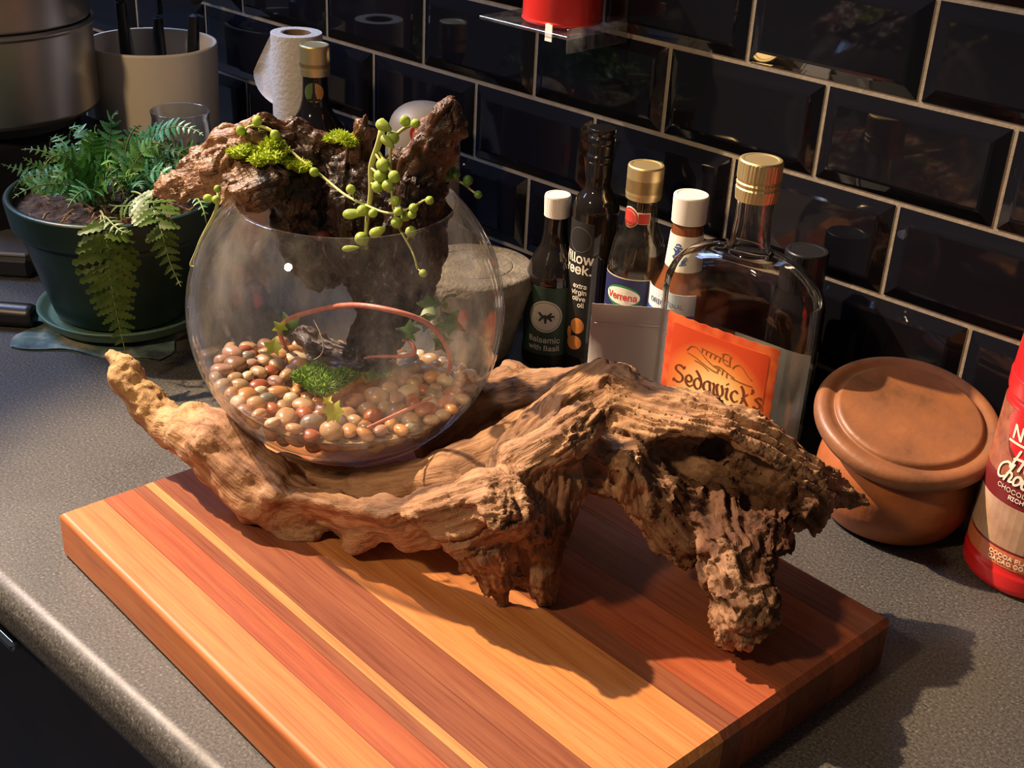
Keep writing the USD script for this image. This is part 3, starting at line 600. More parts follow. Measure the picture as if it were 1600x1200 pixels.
strand('stout upright string of pearls stem with plump beads at the centre of the wood', [(597, 190, -.404), (595, 212), (588, 235), (580, 262), (580, 290), (577, 320), (573, 350), (572, 388, -.418)],
       [(598, 258, 10.5), (594, 275, 10), (590, 292, 9.5), (606, 290, 9.5), (616, 276, 9.5), (565, 373, 11, -.42)], -.412, rs=0.0019, leaves=[(552, 334, 17, 8, 5), (590, 362, 14, 8, 25), (548, 388, 14, 5, 5), (606, 222, 14, 7, -45), (600, 197, 14, 9, -30)])
strand('thin string of pearls stem hanging straight down into the bowl on the right', [(640, 196, -.398), (622, 208), (612, 225), (610, 255), (612, 290), (614, 320), (622, 352), (640, 385, -.41), (652, 420, -.41)],
       [(633, 189, 8.5, -.402), (649, 193, 7.5, -.402), (614, 215, 10), (618, 314, 9), (620, 348, 9.5), (634, 338, 8), (642, 362, 9), (661, 427, 6.5, -.412)], -.408)
strand('short limp string of pearls hanging off the left end of the wood', [(341, 298, -.452 - K), (340, 318), (332, 340), (322, 358), (312, 378), (303, 400), (298, 415), (304, 416)],
       [(340, 295, 6), (325, 310, 7), (338, 312, 7)], -.458 - K)
strand('dark green string of pearls trailing right of the wood toward the tiles', [(676, 248, -.352), (690, 262), (702, 276), (715, 282), (730, 292), (746, 304)],
       [(680, 250, 8.5), (690, 262, 9), (698, 254, 7), (705, 266, 8), (696, 276, 9), (712, 272, 7.5), (731, 282, 8), (747, 304, 6.5), (693, 299, 9), (684, 258, 9)], -.352, pearl_dark)
strand('tiny string of pearls growing by the right wall inside the bowl', [(712, 462, -.350), (694, 468), (690, 490), (692, 510), (694, 520)], [(679, 469, 6.5), (696, 478, 5.5), (689, 500, 6), (694, 516, 5)], -.352)

NUDGE = 0.0088
# red-stemmed creeper and leaves
pink = mottled('pink_stem', [(0.35, (0.50, 0.13, 0.11)), (0.65, (0.62, 0.24, 0.18))], 90, 0.4, 0.15)
vine = thing('creeper', 'creeping plant with a long pink arching stem inside the bowl', 'creeping plant')
foot_l, foot_r = in_bed(462, 556, 0.002), in_bed(704, 584, 0.002)
obj('stem', tube([foot_l, at(447, 546, -.398), at(438, 520, -.405), at(452, 498, -.412), at(495, 485, -.418), at(560, 477, -.418), at(620, 487, -.410), at(670, 507, -.395), at(694, 535, -.385), at(703, 560, -.375), foot_r], [0.0016, 0.0017, 0.0017, 0.0017, 0.0018, 0.0018, 0.0018, 0.0017, 0.0015, 0.0014, 0.0013], 10, n=90), pink, vine, smooth=True)
obj('shoot', tube([in_bed(575, 668, 0.009), in_bed(610, 652, 0.010), in_bed(645, 636, 0.010), in_bed(675, 622, 0.009)], [0.0010, 0.0013, 0.0013, 0.0008], 8, n=24), pink, vine, smooth=True)
obj('shoot', tube([at(570, 560, -.392), at(605, 557, -.39), at(636, 556, -.388), at(648, 548, -.388), at(644, 538, -.388), at(630, 533, -.388)], [0.0009, 0.0012, 0.0014, 0.0015, 0.0013, 0.0008], 8, n=40), pink, vine, smooth=True)
def lobed(k=5, inner=0.52):
    P = []
    for i in range(-k + 1, k):                       # pointed lobes round the tip, none at the stalk
        a = i * PI / k * 0.98; r = (1.0 - 0.30 * abs(i) / k) if i % 2 == 0 else inner * (1 - 0.15 * abs(i) / k); P.append((r * math.cos(a), r * math.sin(a)))
    return sg.Polygon(P + [(-0.32, -0.10), (-0.18, 0), (-0.32, 0.10)][::-1]).buffer(0).buffer(-0.02).buffer(0.03, 3)
def blade(poly, th, curl=0.25, fold=0.3):
    """A leaf: a thin closed plate, folded along its midrib (x axis) and drooping towards its tip."""
    m = dense(lift(poly, th), 0.22 * math.sqrt(poly.area)); v = m.vertices; s = math.sqrt(poly.area)
    v[:, 2] += fold * np.abs(v[:, 1]) - curl * v[:, 0] ** 2 / s; m.vertices = v; return m
def leaf_at(m, p, xdir, normal, s):
    x = np.array(xdir, float); x /= np.linalg.norm(x); z = np.array(normal, float); z -= x * (z @ x); z /= np.linalg.norm(z); y = np.cross(z, x)
    m = m.copy(); m.vertices = np.asarray(p) + s * (m.vertices @ np.stack([x, y, z])); return m
leaf_lime = leafy('leaf_lime', (0.48, 0.58, 0.05), (0.66, 0.74, 0.10), 150, 0.4)
leaf_deep = leafy('leaf_deep', (0.035, 0.10, 0.014), (0.085, 0.19, 0.025), 150, 0.35)
LB = blade(lobed(), 0.04)
for (px, py, y, s, a, mt) in [(428, 544, -.415, 20, 80, leaf_lime), (438, 513, -.420, 16, 130, leaf_lime), (434, 562, -.41, 17, -80, leaf_lime), (521, 655, None, 20, 85, leaf_lime), (512, 628, None, 12, 60, leaf_lime), (514, 684, None, 22, -90, leaf_lime),
                              (668, 480, -.385, 26, 20, leaf_deep), (700, 505, -.375, 30, -20, leaf_deep), (640, 520, -.385, 24, 160, leaf_deep), (690, 535, -.37, 22, -60, leaf_deep), (420, 520, -.375, 26, 110, leaf_deep), (665, 505, -.38, 22, 40, leaf_deep), (580, 590, -.39, 20, 10, leaf_deep)]:
    p = at(px, py, y) if y else in_bed(px, py, 0.013); a = math.radians(a)
    off = np.linalg.norm(p - BOWL_C); p = BOWL_C + (p - BOWL_C) * min(1, (Ri - 0.012) / off)
    obj('leaf', leaf_at(LB, p, RIGHT * math.cos(a) - DOWN * math.sin(a), -FWD + np.array([0, 0, 0.8]), s / scale_at(p)), mt, vine, smooth=True)
root_mat = plain('pale_root', (0.42, 0.36, 0.26), 0.6)
obj('root', tube([at(490, 500, -.425), at(502, 525, -.428), at(505, 545, -.43), at(490, 562, -.435)], 0.00035, 5, n=24), root_mat, vine, smooth=True)
mushroom = thing('mushroom', 'tiny dark red mushroom on the shaded trunk inside the rim', 'mushroom')
mp = on_wood(505, 372, 0.006)
obj('cap', lathe([(0.0065, 0), (0.0063, 0.0012), (0.0045, 0.0036), (0.0018, 0.0047), (0, 0.005)], 24).apply_translation(mp), plain('mushroom_red', (0.060, 0.009, 0.008), 0.55), mushroom, smooth=True)
obj('stem', tube([mp, mp + [0.001, -0.0005, -0.008], mp + [0.0005, 0.003, -0.014]], 0.0009, 8), plain('mushroom_stem', (0.15, 0.06, 0.04), 0.5), mushroom, smooth=True)

# ------------------------------------------------------------------ bottles and jars along the wall
NUDGE = 0.0
def base_of(px, py, y):
    p = at(px, py, y); return p[0], p[1], p[2]
def bottle_glass(name, color): return nodes(name, {'p': ('principled_bsdf', {'base_color': color, 'roughness': 0.03, 'transmission_weight': 1.0, 'ior': 1.5})}, [], 'p.BSDF')
dark_glass = plain('dark_bottle_glass', (0.010, 0.008, 0.007), 0.07, coat_weight=0.4)
clear_glass = thin_glass('bottle_glass', (0.955, 0.955, 0.925), 0.02, 60, (1, 1, 1), 1.5, edge=2.4)
def ang_to_cam(c, off=0.0):
    d = CAM - np.array([c[0], c[1], 0]); return math.atan2(d[1], d[0]) + math.radians(off)
def cap_mesh(r, z0, z1, ribs=0, rings=()):
    prof = [(0, z0), (r * 0.97, z0)] + [q for zr in rings for q in ((r, zr - 0.0016), (r * 0.94, zr - 0.0008), (r * 0.94, zr + 0.0004), (r, zr + 0.0012))] + [(r, z1 - 0.0015), (r * 0.95, z1), (r * 0.80, z1), (r * 0.76, z1 - 0.0005), (0, z1 - 0.0005)]
    m = lathe(rounded(prof, 0.0006), 96)
    if ribs:
        v = m.vertices; rr = np.hypot(v[:, 0], v[:, 1]); a = np.arctan2(v[:, 1], v[:, 0]); w = (rr > r * 0.9) & (v[:, 2] < z1 - 0.002) & (v[:, 2] > z0 + 0.001)
        k = np.where(w, 1 + 0.02 * np.sign(np.sin(a * ribs)), 1); v[:, 0] *= k; v[:, 1] *= k; m.vertices = v
    return m
def patch(w, h, R, z0, a0, th=0.00025, r=0.001, poly=None):
    p = poly if poly is not None else sg.box(-w / 2 + r, r, w / 2 - r, h - r).buffer(r, 4)
    return onto_cylinder(dense(lift(p, th), max(0.0016, R * 0.14)), R, z0, a0)
def text_on(s, h, R, z, a0, x=0, bold=False, sx=1.0, lift_by=0.0003):
    m = centred_text(s, h, 0.00015, bold, sx); m.apply_translation([x, 0, lift_by]); return onto_cylinder(dense(m, R * 0.25), R, z, a0)

# sherry flask, its broad face turned to the room
sx, sy, sh = base_of(1190, 250, -0.10)
sher = thing('sherry_bottle', 'empty clear glass flask bottle with an orange label and gold cap', 'bottle', None, (sx, sy, 0), 3)
def superellipse(a, b, n, k=64):
    t = np.arange(k) * 2 * PI / k; c, s = np.cos(t), np.sin(t)
    return np.stack([a * np.sign(c) * np.abs(c) ** (2 / n), b * np.sign(s) * np.abs(s) ** (2 / n)], 1)
def loft(rings):
    v, f = [], []
    for (a, b, n, z) in rings: q = superellipse(a, b, n); v.append(np.c_[q, np.full(len(q), z)])
    K = 64; v = np.vstack(v)
    for i in range(len(rings) - 1):
        x = i * K + np.arange(K); y = i * K + (np.arange(K) + 1) % K; f += [np.stack([x, y, y + K], 1), np.stack([x, y + K, x + K], 1)]
    return trimesh.Trimesh(v, np.vstack(f), process=False)
HW, HT = 0.0645, 0.0280
def flask(d):
    w, t = HW - d, HT - d; R = [(0.002, 0.002, 2, 0.001 + d), (w * 0.80, t * 0.75, 3.2, 0.001 + d), (w * 0.95, t * 0.95, 3.4, 0.004 + d), (w, t, 3.6, 0.012 + d)]
    R += [(w, t, 3.6, z) for z in np.linspace(0.03, 0.137, 8)]
    for a in np.linspace(0.12, 1.0, 12):
        s = a * PI / 2; R.append((0.0195 - d + (w - 0.0195 + d) * math.cos(s) ** 0.92, 0.0175 - d + (t - 0.0175 + d) * math.cos(s) ** 0.8, 3.6 - 1.6 * a, 0.139 + 0.040 * math.sin(s) ** 1.0 - d * math.sin(s)))
    R += [(0.0170 - d, 0.0160 - d, 2, 0.1815), (0.0152 - d, 0.0150 - d, 2, 0.187), (0.0144 - d, 0.0144 - d, 2, 0.195), (0.0138 - d, 0.0138 - d, 2, 0.205), (0.0136 - d, 0.0136 - d, 2, sh - 0.027)]
    return R
ro_, ri_ = flask(0), flask(0.0028)
m = loft(ro_ + ri_[::-1]); obj('glass', m, bottle_glass('flask_glass', (0.95, 0.96, 0.93)), sher, smooth=40)
obj('cap', cap_mesh(0.0163, sh - 0.030, sh + 0.001, 60, (sh - 0.019, sh - 0.015)), gold_metal, sher, smooth=40)
lab_w, lab_top, lab_bot = 0.0995, 0.1215, 0.018
def wavy(w, z0, z1, amp=0.00035, n=9):
    t = np.linspace(0, 1, 120); e = lambda k: amp * np.sin(t * n * 2 * PI)
    P = [(-w / 2 + w * a, z1 + b) for a, b in zip(t, e(0))] + [(w / 2 + b, z1 - (z1 - z0) * a) for a, b in zip(t, e(0))] + [(w / 2 - w * a, z0 + b) for a, b in zip(t, e(0))] + [(-w / 2 + b, z0 + (z1 - z0) * a) for a, b in zip(t, e(0))]
    return sg.Polygon(P).buffer(-0.003).buffer(0.003, 6)
def on_flask(m, out):                     # flat artwork (x right, y up, z out) pressed on the slightly bowed front face
    m = m.copy(); v = m.vertices; x = np.clip(np.abs(v[:, 0]) / HW, 0, 0.995); yy = -HT * (1 - x ** 3.6) ** (1 / 3.6)
    m.vertices = np.stack([v[:, 0], yy - v[:, 2] - out, v[:, 1]], 1); m.invert() if False else None; return m
lx = 0.001
def radial(name, stops, cx, cz, sx_, sz_):
    return nodes(name, {'g': ('texture_coordinate', {}), 'm': ('mapping', {'location': (-cx / sx_, 0, -cz / sz_), 'scale': (1 / sx_, 0, 1 / sz_)}), 'l': ('vector_math', {'math_type': 'length'}), 'c': ('rgb_ramp', {'ramp': stops}), 'p': ('principled_bsdf', {'roughness': 0.5})},
        [('g.object', 'm.vector'), ('m.vector', 'l.vector1'), ('l.value', 'c.fac'), ('c.color', 'p.base_color')], 'p.BSDF')
lab_edge = nodes('label_orange', {'g': ('texture_coordinate', {}), 'm': ('mapping', {'scale': (38, 0, 38)}), 'w': ('noise_texture', {'scale': 1.5, 'detail': 2}), 'c': ('rgb_ramp', {'ramp': [(0.35, (0.60, 0.06, 0.016)), (0.62, (0.78, 0.16, 0.04))]}), 'p': ('principled_bsdf', {'roughness': 0.5})}, [('g.object', 'm.vector'), ('m.vector', 'w.vector'), ('w.fac', 'c.fac'), ('c.color', 'p.base_color')], 'p.BSDF')
lab_glow = radial('label_sunburst', [(0, (1.0, 0.80, 0.40)), (0.40, (0.96, 0.66, 0.24)), (0.72, (0.82, 0.24, 0.045)), (1, (0.62, 0.065, 0.014))], lx, 0.062, 0.050, 0.048)
ink = plain('label_ink', (0.19, 0.035, 0.012), 0.6)
obj('back_label', on_flask(dense(lift(sg.box(-0.015, 0.02, 0.0530, 0.098), 0.0002), 0.008), -2 * HT + 0.0012), paper_white, sher, smooth=False)
lab = obj('label', on_flask(dense(lift(sa.translate(wavy(lab_w, lab_bot, lab_top), lx, 0), 0.0003), 0.004), 0.0001), lab_edge, sher, smooth=False)
obj('label_panel', on_flask(dense(lift(sg.box(lx - 0.040, lab_bot + 0.004, lx + 0.040, lab_top - 0.010).buffer(0.003, 4), 0.0002), 0.004), 0.0004), lab_glow, lab, smooth=False)
# blackletter name, drawn with a broad nib
G = {'S': [[(.62, .86), (.42, .98), (.16, .90), (.12, .70), (.36, .56), (.58, .40), (.54, .14), (.28, .02), (.04, .14)], [(.62, .86), (.66, .98)], [(.04, .14), (.02, .02)]],
     'e': [[(.08, .30), (.40, .40), (.36, .56), (.20, .62), (.06, .46), (.08, .16), (.24, .02), (.44, .12)]],
     'd': [[(.40, .52), (.22, .62), (.06, .44), (.08, .14), (.24, .02), (.42, .16), (.44, .50), (.30, .80), (.12, 1.0)]],
     'g': [[(.42, .58), (.20, .62), (.06, .44), (.10, .14), (.26, .06), (.42, .20)], [(.42, .62), (.44, .20), (.40, -.18), (.18, -.30), (.02, -.18)]],
     'w': [[(.02, .64), (.10, .52), (.10, .14), (.20, .02), (.32, .14)], [(.32, .64), (.33, .14), (.44, .02), (.58, .14), (.60, .46), (.52, .66)]],
     'i': [[(.04, .56), (.12, .62), (.12, .12), (.22, .02)], [(.10, .82), (.16, .88)]],
     'c': [[(.38, .54), (.22, .62), (.06, .44), (.08, .16), (.22, .02), (.40, .12)]],
     'k': [[(.04, .98), (.10, .90), (.10, .04)], [(.14, .36), (.40, .64)], [(.22, .38), (.46, .04)]],
     "'": [[(.06, .98), (.10, .90), (.04, .76)]], 's': [[(.38, .56), (.20, .62), (.08, .50), (.30, .32), (.34, .12), (.18, .02), (.02, .10)]]}
adv = {'S': .74, 'e': .52, 'd': .56, 'g': .56, 'w': .72, 'i': .34, 'c': .52, 'k': .58, "'": .20, 's': .46}
def blackletter(word, h):
    x, out = 0, []
    for ch in word: out.append(sa.translate(pen(G[ch], 0.115, 38), x, 0)); x += adv[ch]
    u = unary_union(out); return sa.scale(sa.translate(u, -x / 2, 0), h, h, origin=(0, 0))
def art(poly, x, z, rot=0, out=0.0007):
    p = sa.translate(sa.rotate(poly, rot, origin=(0, 0)), lx + x, z); return on_flask(dense(lift(p.simplify(0.00006), 0.00015), 0.006), out)
obj('name', art(blackletter("Sedgwick's", 0.0155), 0.003, 0.0665, 2), ink, lab, smooth=False)
obj('subtitle', on_flask(dense(centred_text('ORIGINAL', 0.0036, 0.00015, False, 1.25).apply_translation([lx + 0.007, 0.0550, 0]), 0.006), 0.0007), ink, lab, smooth=False)
tx = [[(-26, 3), (-19, 8), (-11, 3), (-4, -1), (4, -3)], [(-25, 1), (-16, -1), (-8, -4), (2, -6)], [(-14, 9), (-6, 8), (3, 7), (9, 6)], [(-13, 9), (-13, 6)], [(-9, 8.5), (-9.5, 5)], [(-5, 8), (-6, 4)], [(-1, 7.5), (-2, 4)], [(3, 7), (2, 3)], [(4, 10), (8, 11.5), (12, 10)], [(5, 10), (6, 4), (12, 3)], [(11, 10), (11, 3)], [(14, 2), (20, 6), (25, 2), (30, -2)], [(-2, -2), (4, -1), (10, -3), (16, -5)], [(2, -5), (3, -2)], [(6, -6), (6.5, -2)], [(10, -7), (10, -3)], [(-18, -3), (-12, -4), (-6, -7)], [(14, -6), (24, -7), (31, -7)]]
obj('drawing', art(sa.scale(pen(tx, 0, 0, 0.42), 0.00105, 0.00105, origin=(0, 0)), 0, 0.0925), plain('label_sketch', (0.33, 0.11, 0.02), 0.6), lab, smooth=False)

# soy sauce
c = base_of(872, 308, -0.075); zt = c[2] + 0.003
soy = thing('sauce_bottle', 'small dark sauce bottle with a pale screw cap beside the stone pot', 'bottle', None, (c[0], c[1], 0))
obj('glass', lathe(rounded([(0, 0.0005), (0.0235, 0.0005), (0.0245, 0.004), (0.0245, zt - 0.075), (0.020, zt - 0.060), (0.0125, zt - 0.047), (0.0108, zt - 0.035), (0.0105, zt - 0.010), (0, zt - 0.010)], 0.004), 56), dark_glass, soy, smooth=50)
obj('cap', cap_mesh(0.0118, zt - 0.020, zt, 44), white_plastic, soy, smooth=40)
R = 0.0246; a0 = ang_to_cam(c, -10)
obj('label', patch(0.052, 0.066, R, zt - 0.146, a0), plain('label_dark_green', (0.010, 0.030, 0.018), 0.5), soy, smooth=False)
obj('roundel', patch(0, 0, R, zt - 0.108, a0, 0.0003, poly=sg.Point(0, 0).buffer(0.0155, 24).difference(sg.Point(0, 0).buffer(0.0140, 24)).union(sg.Point(0, 0).buffer(0.0135, 24))).apply_translation([0, 0, 0]), plain('label_grey', (0.42, 0.38, 0.33), 0.6), soy, smooth=False)
star = pen([[(-.55, .3), (-.1, 0), (.5, .35)], [(-.5, -.4), (0, 0), (.55, -.3)], [(0, .1), (.05, -.55)], [(.3, .0), (.75, .1)]], 0, 0, 0.10)
obj('emblem', patch(0, 0, R, zt - 0.108, a0, 0.0006, poly=sa.scale(star, 0.010, 0.010, origin=(0, 0))), plain('label_black', (0.02, 0.02, 0.02), 0.6), soy, smooth=False)
obj('lettering', join([text_on('Balsamic', 0.0052, R, zt - 0.131, a0, bold=True), text_on('with Basil', 0.0048, R, zt - 0.139, a0, bold=True)]), plain('print_grey', (0.45, 0.42, 0.36), 0.6), soy, smooth=False)

# tall oil bottle
c = base_of(942, 199, -0.062); zt = c[2]
oil = thing('oil_bottle', 'tall slim black oil bottle with a black capsule and orange fruit label', 'bottle', None, (c[0], c[1], 0))
obj('glass', lathe(rounded([(0, 0.0005), (0.0195, 0.0005), (0.0205, 0.003), (0.0205, zt - 0.070), (0.0180, zt - 0.062), (0.0110, zt - 0.053), (0.0104, zt - 0.030), (0.0104, zt - 0.020), (0, zt - 0.020)], 0.004), 56), dark_glass, oil, smooth=50)
obj('capsule', lathe(rounded([(0.0108, zt - 0.046), (0.0112, zt - 0.042), (0.0112, zt - 0.030), (0.0122, zt - 0.028), (0.0122, zt - 0.024), (0.0110, zt - 0.022), (0.0110, zt - 0.014), (0.0120, zt - 0.012), (0.0120, zt - 0.008), (0.0106, zt - 0.006), (0.0118, zt - 0.003), (0.0118, zt), (0, zt)], 0.0006), 56), plain('black_capsule', (0.008, 0.008, 0.009), 0.16, coat_weight=0.5), oil, smooth=40)
R = 0.0206; a0 = ang_to_cam(c, -58)
obj('label', patch(0.042, 0.128, R, 0.018, a0), plain('label_matt_black', (0.012, 0.011, 0.010), 0.6), oil, smooth=False)
ring = sg.Point(0, 0).buffer(0.0115, 24); ring = ring.difference(sg.Point(0, 0).buffer(0.0110, 24))
obj('roundel', patch(0, 0, R, 0.130, a0, 0.0004, poly=sa.translate(ring, 0.008, 0)), plain('print_dim', (0.10, 0.09, 0.07), 0.6), oil, smooth=False)
obj('lettering', join([text_on(s, h, R, z, a0, x, True) for s, h, z, x in (('Willow', 0.0088, 0.113, 0.0035), ('Creek.', 0.0088, 0.103, 0.0035), ('extra', 0.0042, 0.0875, 0.0115), ('virgin', 0.0042, 0.0815, 0.0110), ('olive', 0.0042, 0.0755, 0.0115), ('oil', 0.0042, 0.0695, 0.0140))]), print_white, oil, smooth=False)
fruit = unary_union([sa.scale(sg.Point(0.012, 0.049).buffer(0.0065, 12), 1, 1.15), sa.rotate(sa.scale(sg.Point(0.010, 0.032).buffer(0.0068, 12), 1.1, 1.0), 20), sa.scale(sg.Point(0.004, 0.041).buffer(0.0035, 12), 0.7, 1.6)])
obj('fruit_print', patch(0, 0, R, 0, a0, 0.0004, poly=fruit), plain('print_orange', (0.72, 0.26, 0.05), 0.6), oil, smooth=False)

# verjuice-style bottle with gold cap
c = base_of(1010, 262, -0.060); zt = c[2] + 0.003
ver = thing('cordial_bottle', 'round clear bottle with a brassy cap, red neck seal and blue label', 'bottle', None, (c[0], c[1], 0))
smoke = thin_glass('smoky_glass', (0.80, 0.78, 0.70), 0.02, 60, (1, 1, 1), 1.4, edge=3.0)
prof = [(0.0, 0.001), (0.0225, 0.001), (0.0245, 0.004), (0.0245, zt - 0.098), (0.0252, zt - 0.094), (0.0252, zt - 0.088), (0.0244, zt - 0.083), (0.0215, zt - 0.066), (0.0150, zt - 0.054), (0.0132, zt - 0.044), (0.0128, zt - 0.024)]
obj('glass', lathe(rounded(prof + [(r - 0.0022, z + 0.001) for r, z in prof[::-1][:-1]] + [(0, 0.004)], 0.003), 64), smoke, ver, smooth=50)
obj('liquid', lathe([(0, 0.0045), (0.0200, 0.0045), (0.0218, 0.008), (0.0218, zt - 0.103), (0, zt - 0.103)], 48), plain('dark_cordial', (0.045, 0.020, 0.008), 0.1), ver, smooth=40)
obj('cap', cap_mesh(0.0155, zt - 0.029, zt, 0, (zt - 0.017, zt - 0.012, zt - 0.024)), gold_metal, ver, smooth=40)
a0 = ang_to_cam(c, -38); R = 0.0248
vl = obj('label', patch(0.060, 0.062, R, zt - 0.156, a0, 0.0003), plain('label_cream_edge', (0.62, 0.52, 0.34), 0.5), ver, smooth=False)
obj('panel', patch(0.0575, 0.0600, R, zt - 0.155, a0, 0.0005), plain('label_navy', (0.020, 0.022, 0.085), 0.5), vl, smooth=False)
ov = lambda a, b, x=0, y=0: sa.translate(sa.scale(sg.Point(0, 0).buffer(1, 32), a, b, origin=(0, 0)), x, y)
obj('oval_rim', patch(0, 0, R, zt - 0.111, a0, 0.0007, poly=ov(0.0165, 0.0098, 0.006, 0)), plain('label_green', (0.03, 0.22, 0.06), 0.5), vl, smooth=False)
obj('oval', patch(0, 0, R, zt - 0.111, a0, 0.0009, poly=ov(0.0158, 0.0076, 0.006, 0.0003)), print_white, vl, smooth=False)
obj('lettering', text_on('Verrena', 0.0058, R, zt - 0.111, a0, 0.006, True, 0.92, 0.0010), plain('print_red', (0.60, 0.04, 0.03), 0.5), vl, smooth=False)
obj('small_print', text_on('Verjuice', 0.0055, R, zt - 0.1275, a0, 0.000, True, 0.9, 0.0006), print_white, vl, smooth=False)
nr = 0.0133; an = ang_to_cam(c, -48)
seal = obj('neck_seal', patch(0, 0, nr, zt - 0.044, an, 0.0003, poly=unary_union([sg.Point(0, 0).buffer(0.0092, 24), sg.box(0, -0.0045, 0.019, 0.0055)])), print_white, ver, smooth=False)
obj('seal_print', patch(0, 0, nr, zt - 0.044, an, 0.0006, poly=unary_union([sg.Point(0, 0).buffer(0.0084, 24).difference(sg.Point(0, 0).buffer(0.0066, 24)), sg.Point(0, 0).buffer(0.0060, 24), sg.box(0.0088, -0.0038, 0.0182, 0.0048)])), plain('seal_red', (0.50, 0.045, 0.03), 0.5), seal, smooth=False)

# brown sauce with white cap
c = base_of(1080, 310, -0.056); zt = c[2] + 0.004
bs = thing('brown_sauce_bottle', 'brown sauce bottle with a white cap and white crested neck label', 'bottle', None, (c[0], c[1], 0))
obj('glass', lathe(rounded([(0, 0.0005), (0.0245, 0.0005), (0.0255, 0.004), (0.0255, zt - 0.098), (0.0240, zt - 0.086), (0.0165, zt - 0.068), (0.0145, zt - 0.050), (0.0130, zt - 0.030), (0.0126, zt - 0.022), (0, zt - 0.022)], 0.005), 56), plain('brown_sauce', (0.20, 0.065, 0.022), 0.12, coat_weight=0.6, coat_roughness=0.03), bs, smooth=50)
obj('cap', cap_mesh(0.0148, zt - 0.024, zt, 0), white_plastic, bs, smooth=40)
cone = lathe([(0.0148, zt - 0.060), (0.0136, zt - 0.033)], 64); cone2 = lathe([(0.0158, zt - 0.062), (0.0138, zt - 0.033), (0.0136, zt - 0.033), (0.0155, zt - 0.062), (0.0158, zt - 0.062)], 64)
obj('neck_label', cone2, print_white, bs, smooth=40)
a0 = ang_to_cam(c, -22)
crest = pen([[(0, .5), (0, -.5)], [(-.4, .3), (-.2, 0), (-.45, -.4)], [(.4, .3), (.2, 0), (.45, -.4)], [(-.3, .5), (.3, .5)], [(-.35, -.5), (.35, -.5)], [(-.15, .2), (.15, .2)], [(-.15, -.15), (.15, -.15)], [(-.2, .7), (0, .8), (.2, .7)]], 0, 0, 0.07)
obj('crest', patch(0, 0, 0.0150, zt - 0.0475, a0, 0.0004, poly=sa.scale(crest, 0.0095, 0.0095, origin=(0, 0))), plain('print_blue', (0.05, 0.10, 0.30), 0.6), bs, smooth=False)
bl = obj('label', patch(0.055, 0.100, 0.0257, 0.012, a0 - 0.1, 0.0003), print_white, bs, smooth=False)
obj('sky_band', patch(0.0545, 0.018, 0.0257, zt - 0.097, a0 - 0.1, 0.0005), plain('label_pale_blue', (0.58, 0.66, 0.70), 0.5), bl, smooth=False)
obj('lettering', text_on('ORIGINAL', 0.0042, 0.0257, zt - 0.0895, a0 - 0.1, 0.000, False, 1.1, 0.0007), plain('print_slate', (0.08, 0.10, 0.14), 0.6), bl, smooth=False)
obj('blue_print', join([text_on('TOMATO', 0.0150, 0.0257, zt - 0.113, a0 - 0.1, 0.004, True, 0.72, 0.0006), patch(0.0540, 0.0045, 0.0257, zt - 0.1020, a0 - 0.1, 0.0006)]), plain('label_blue', (0.02, 0.09, 0.38), 0.5), bl, smooth=False)

# resealable pouch
def pouch_mesh(w, h, t, n=28):
    u, v = np.meshgrid(np.linspace(-1, 1, n), np.linspace(0, 1, n), indexing='ij')
    puff = t * (1 - u ** 4) * np.clip((0.80 - v) / 0.5, 0.0, 1) ** 0.6 + 0.0004 + 0.0012 * np.sin(v * 9 + u * 2) * (v < 0.85) * (1 - u ** 4)
    zipr = 0.0010 * np.exp(-((v - 0.84) / 0.012) ** 2); P = []
    for s in (-1, 1): P.append(np.stack([u * w / 2, s * (puff / 2 + zipr), v * h], -1).reshape(-1, 3))
    f = []
    for i in range(n - 1):
        for j in range(n - 1):
            a = i * n + j; b = a + n; f += [(a, b, b + 1), (a, b + 1, a + 1)]
            o = n * n; f += [(o + a, o + b + 1, o + b), (o + a, o + a + 1, o + b + 1)]
    edge = [i * n for i in range(n)] + [(n - 1) * n + j for j in range(1, n)] + [i * n + n - 1 for i in range(n - 2, -1, -1)] + [j for j in range(n - 2, 0, -1)]
    for a, b in zip(edge, edge[1:] + edge[:1]): f += [(a, n * n + a, n * n + b), (a, n * n + b, b)]
    m = trimesh.Trimesh(np.vstack(P), f, process=False); m.fix_normals(); return m
pc = at(988, 478, -.114)
pch = thing('pouch', 'plain white resealable plastic pouch standing behind the driftwood', 'pouch', None, (pc[0], pc[1], 0), 40)
obj('body', pouch_mesh(0.066, pc[2], 0.016), mottled('pouch_film', [(0.3, (0.66, 0.60, 0.55)), (0.7, (0.74, 0.68, 0.62))], 12, 0.32, 0.15, 40), pch, smooth=50)
obj('zip_strip', box(0.060, 0.0032, 0.0016, (0, 0, pc[2] * 0.84), 0.0006), plain('pouch_zip', (0.66, 0.60, 0.55), 0.35), pch)

# jar behind the flask
c = base_of(1262, 390, -0.036); zt = c[2]
jar = thing('spice_jar', 'small jar with a black lid hidden behind the sherry flask', 'jar', None, (c[0], c[1], 0))
obj('glass', lathe(rounded([(0, 0.0005), (0.020, 0.0005), (0.022, 0.003), (0.022, zt - 0.045), (0.0165, zt - 0.032), (0.015, zt - 0.02), (0, zt - 0.02)], 0.004), 48), dark_glass, jar, smooth=50)
obj('lid', cap_mesh(0.0172, zt - 0.030, zt, 40), black_plastic, jar, smooth=40)
obj('label', patch(0.05, 0.03, 0.0222, 0.055, ang_to_cam(c, 10)), plain('label_gold', (0.40, 0.28, 0.10), 0.5), jar, smooth=False)
obj('neck_band', lathe([(0.0178, zt - 0.046), (0.0178, zt - 0.040), (0.0170, zt - 0.039), (0.0170, zt - 0.047), (0.0178, zt - 0.046)], 40), print_white, jar, smooth=40)

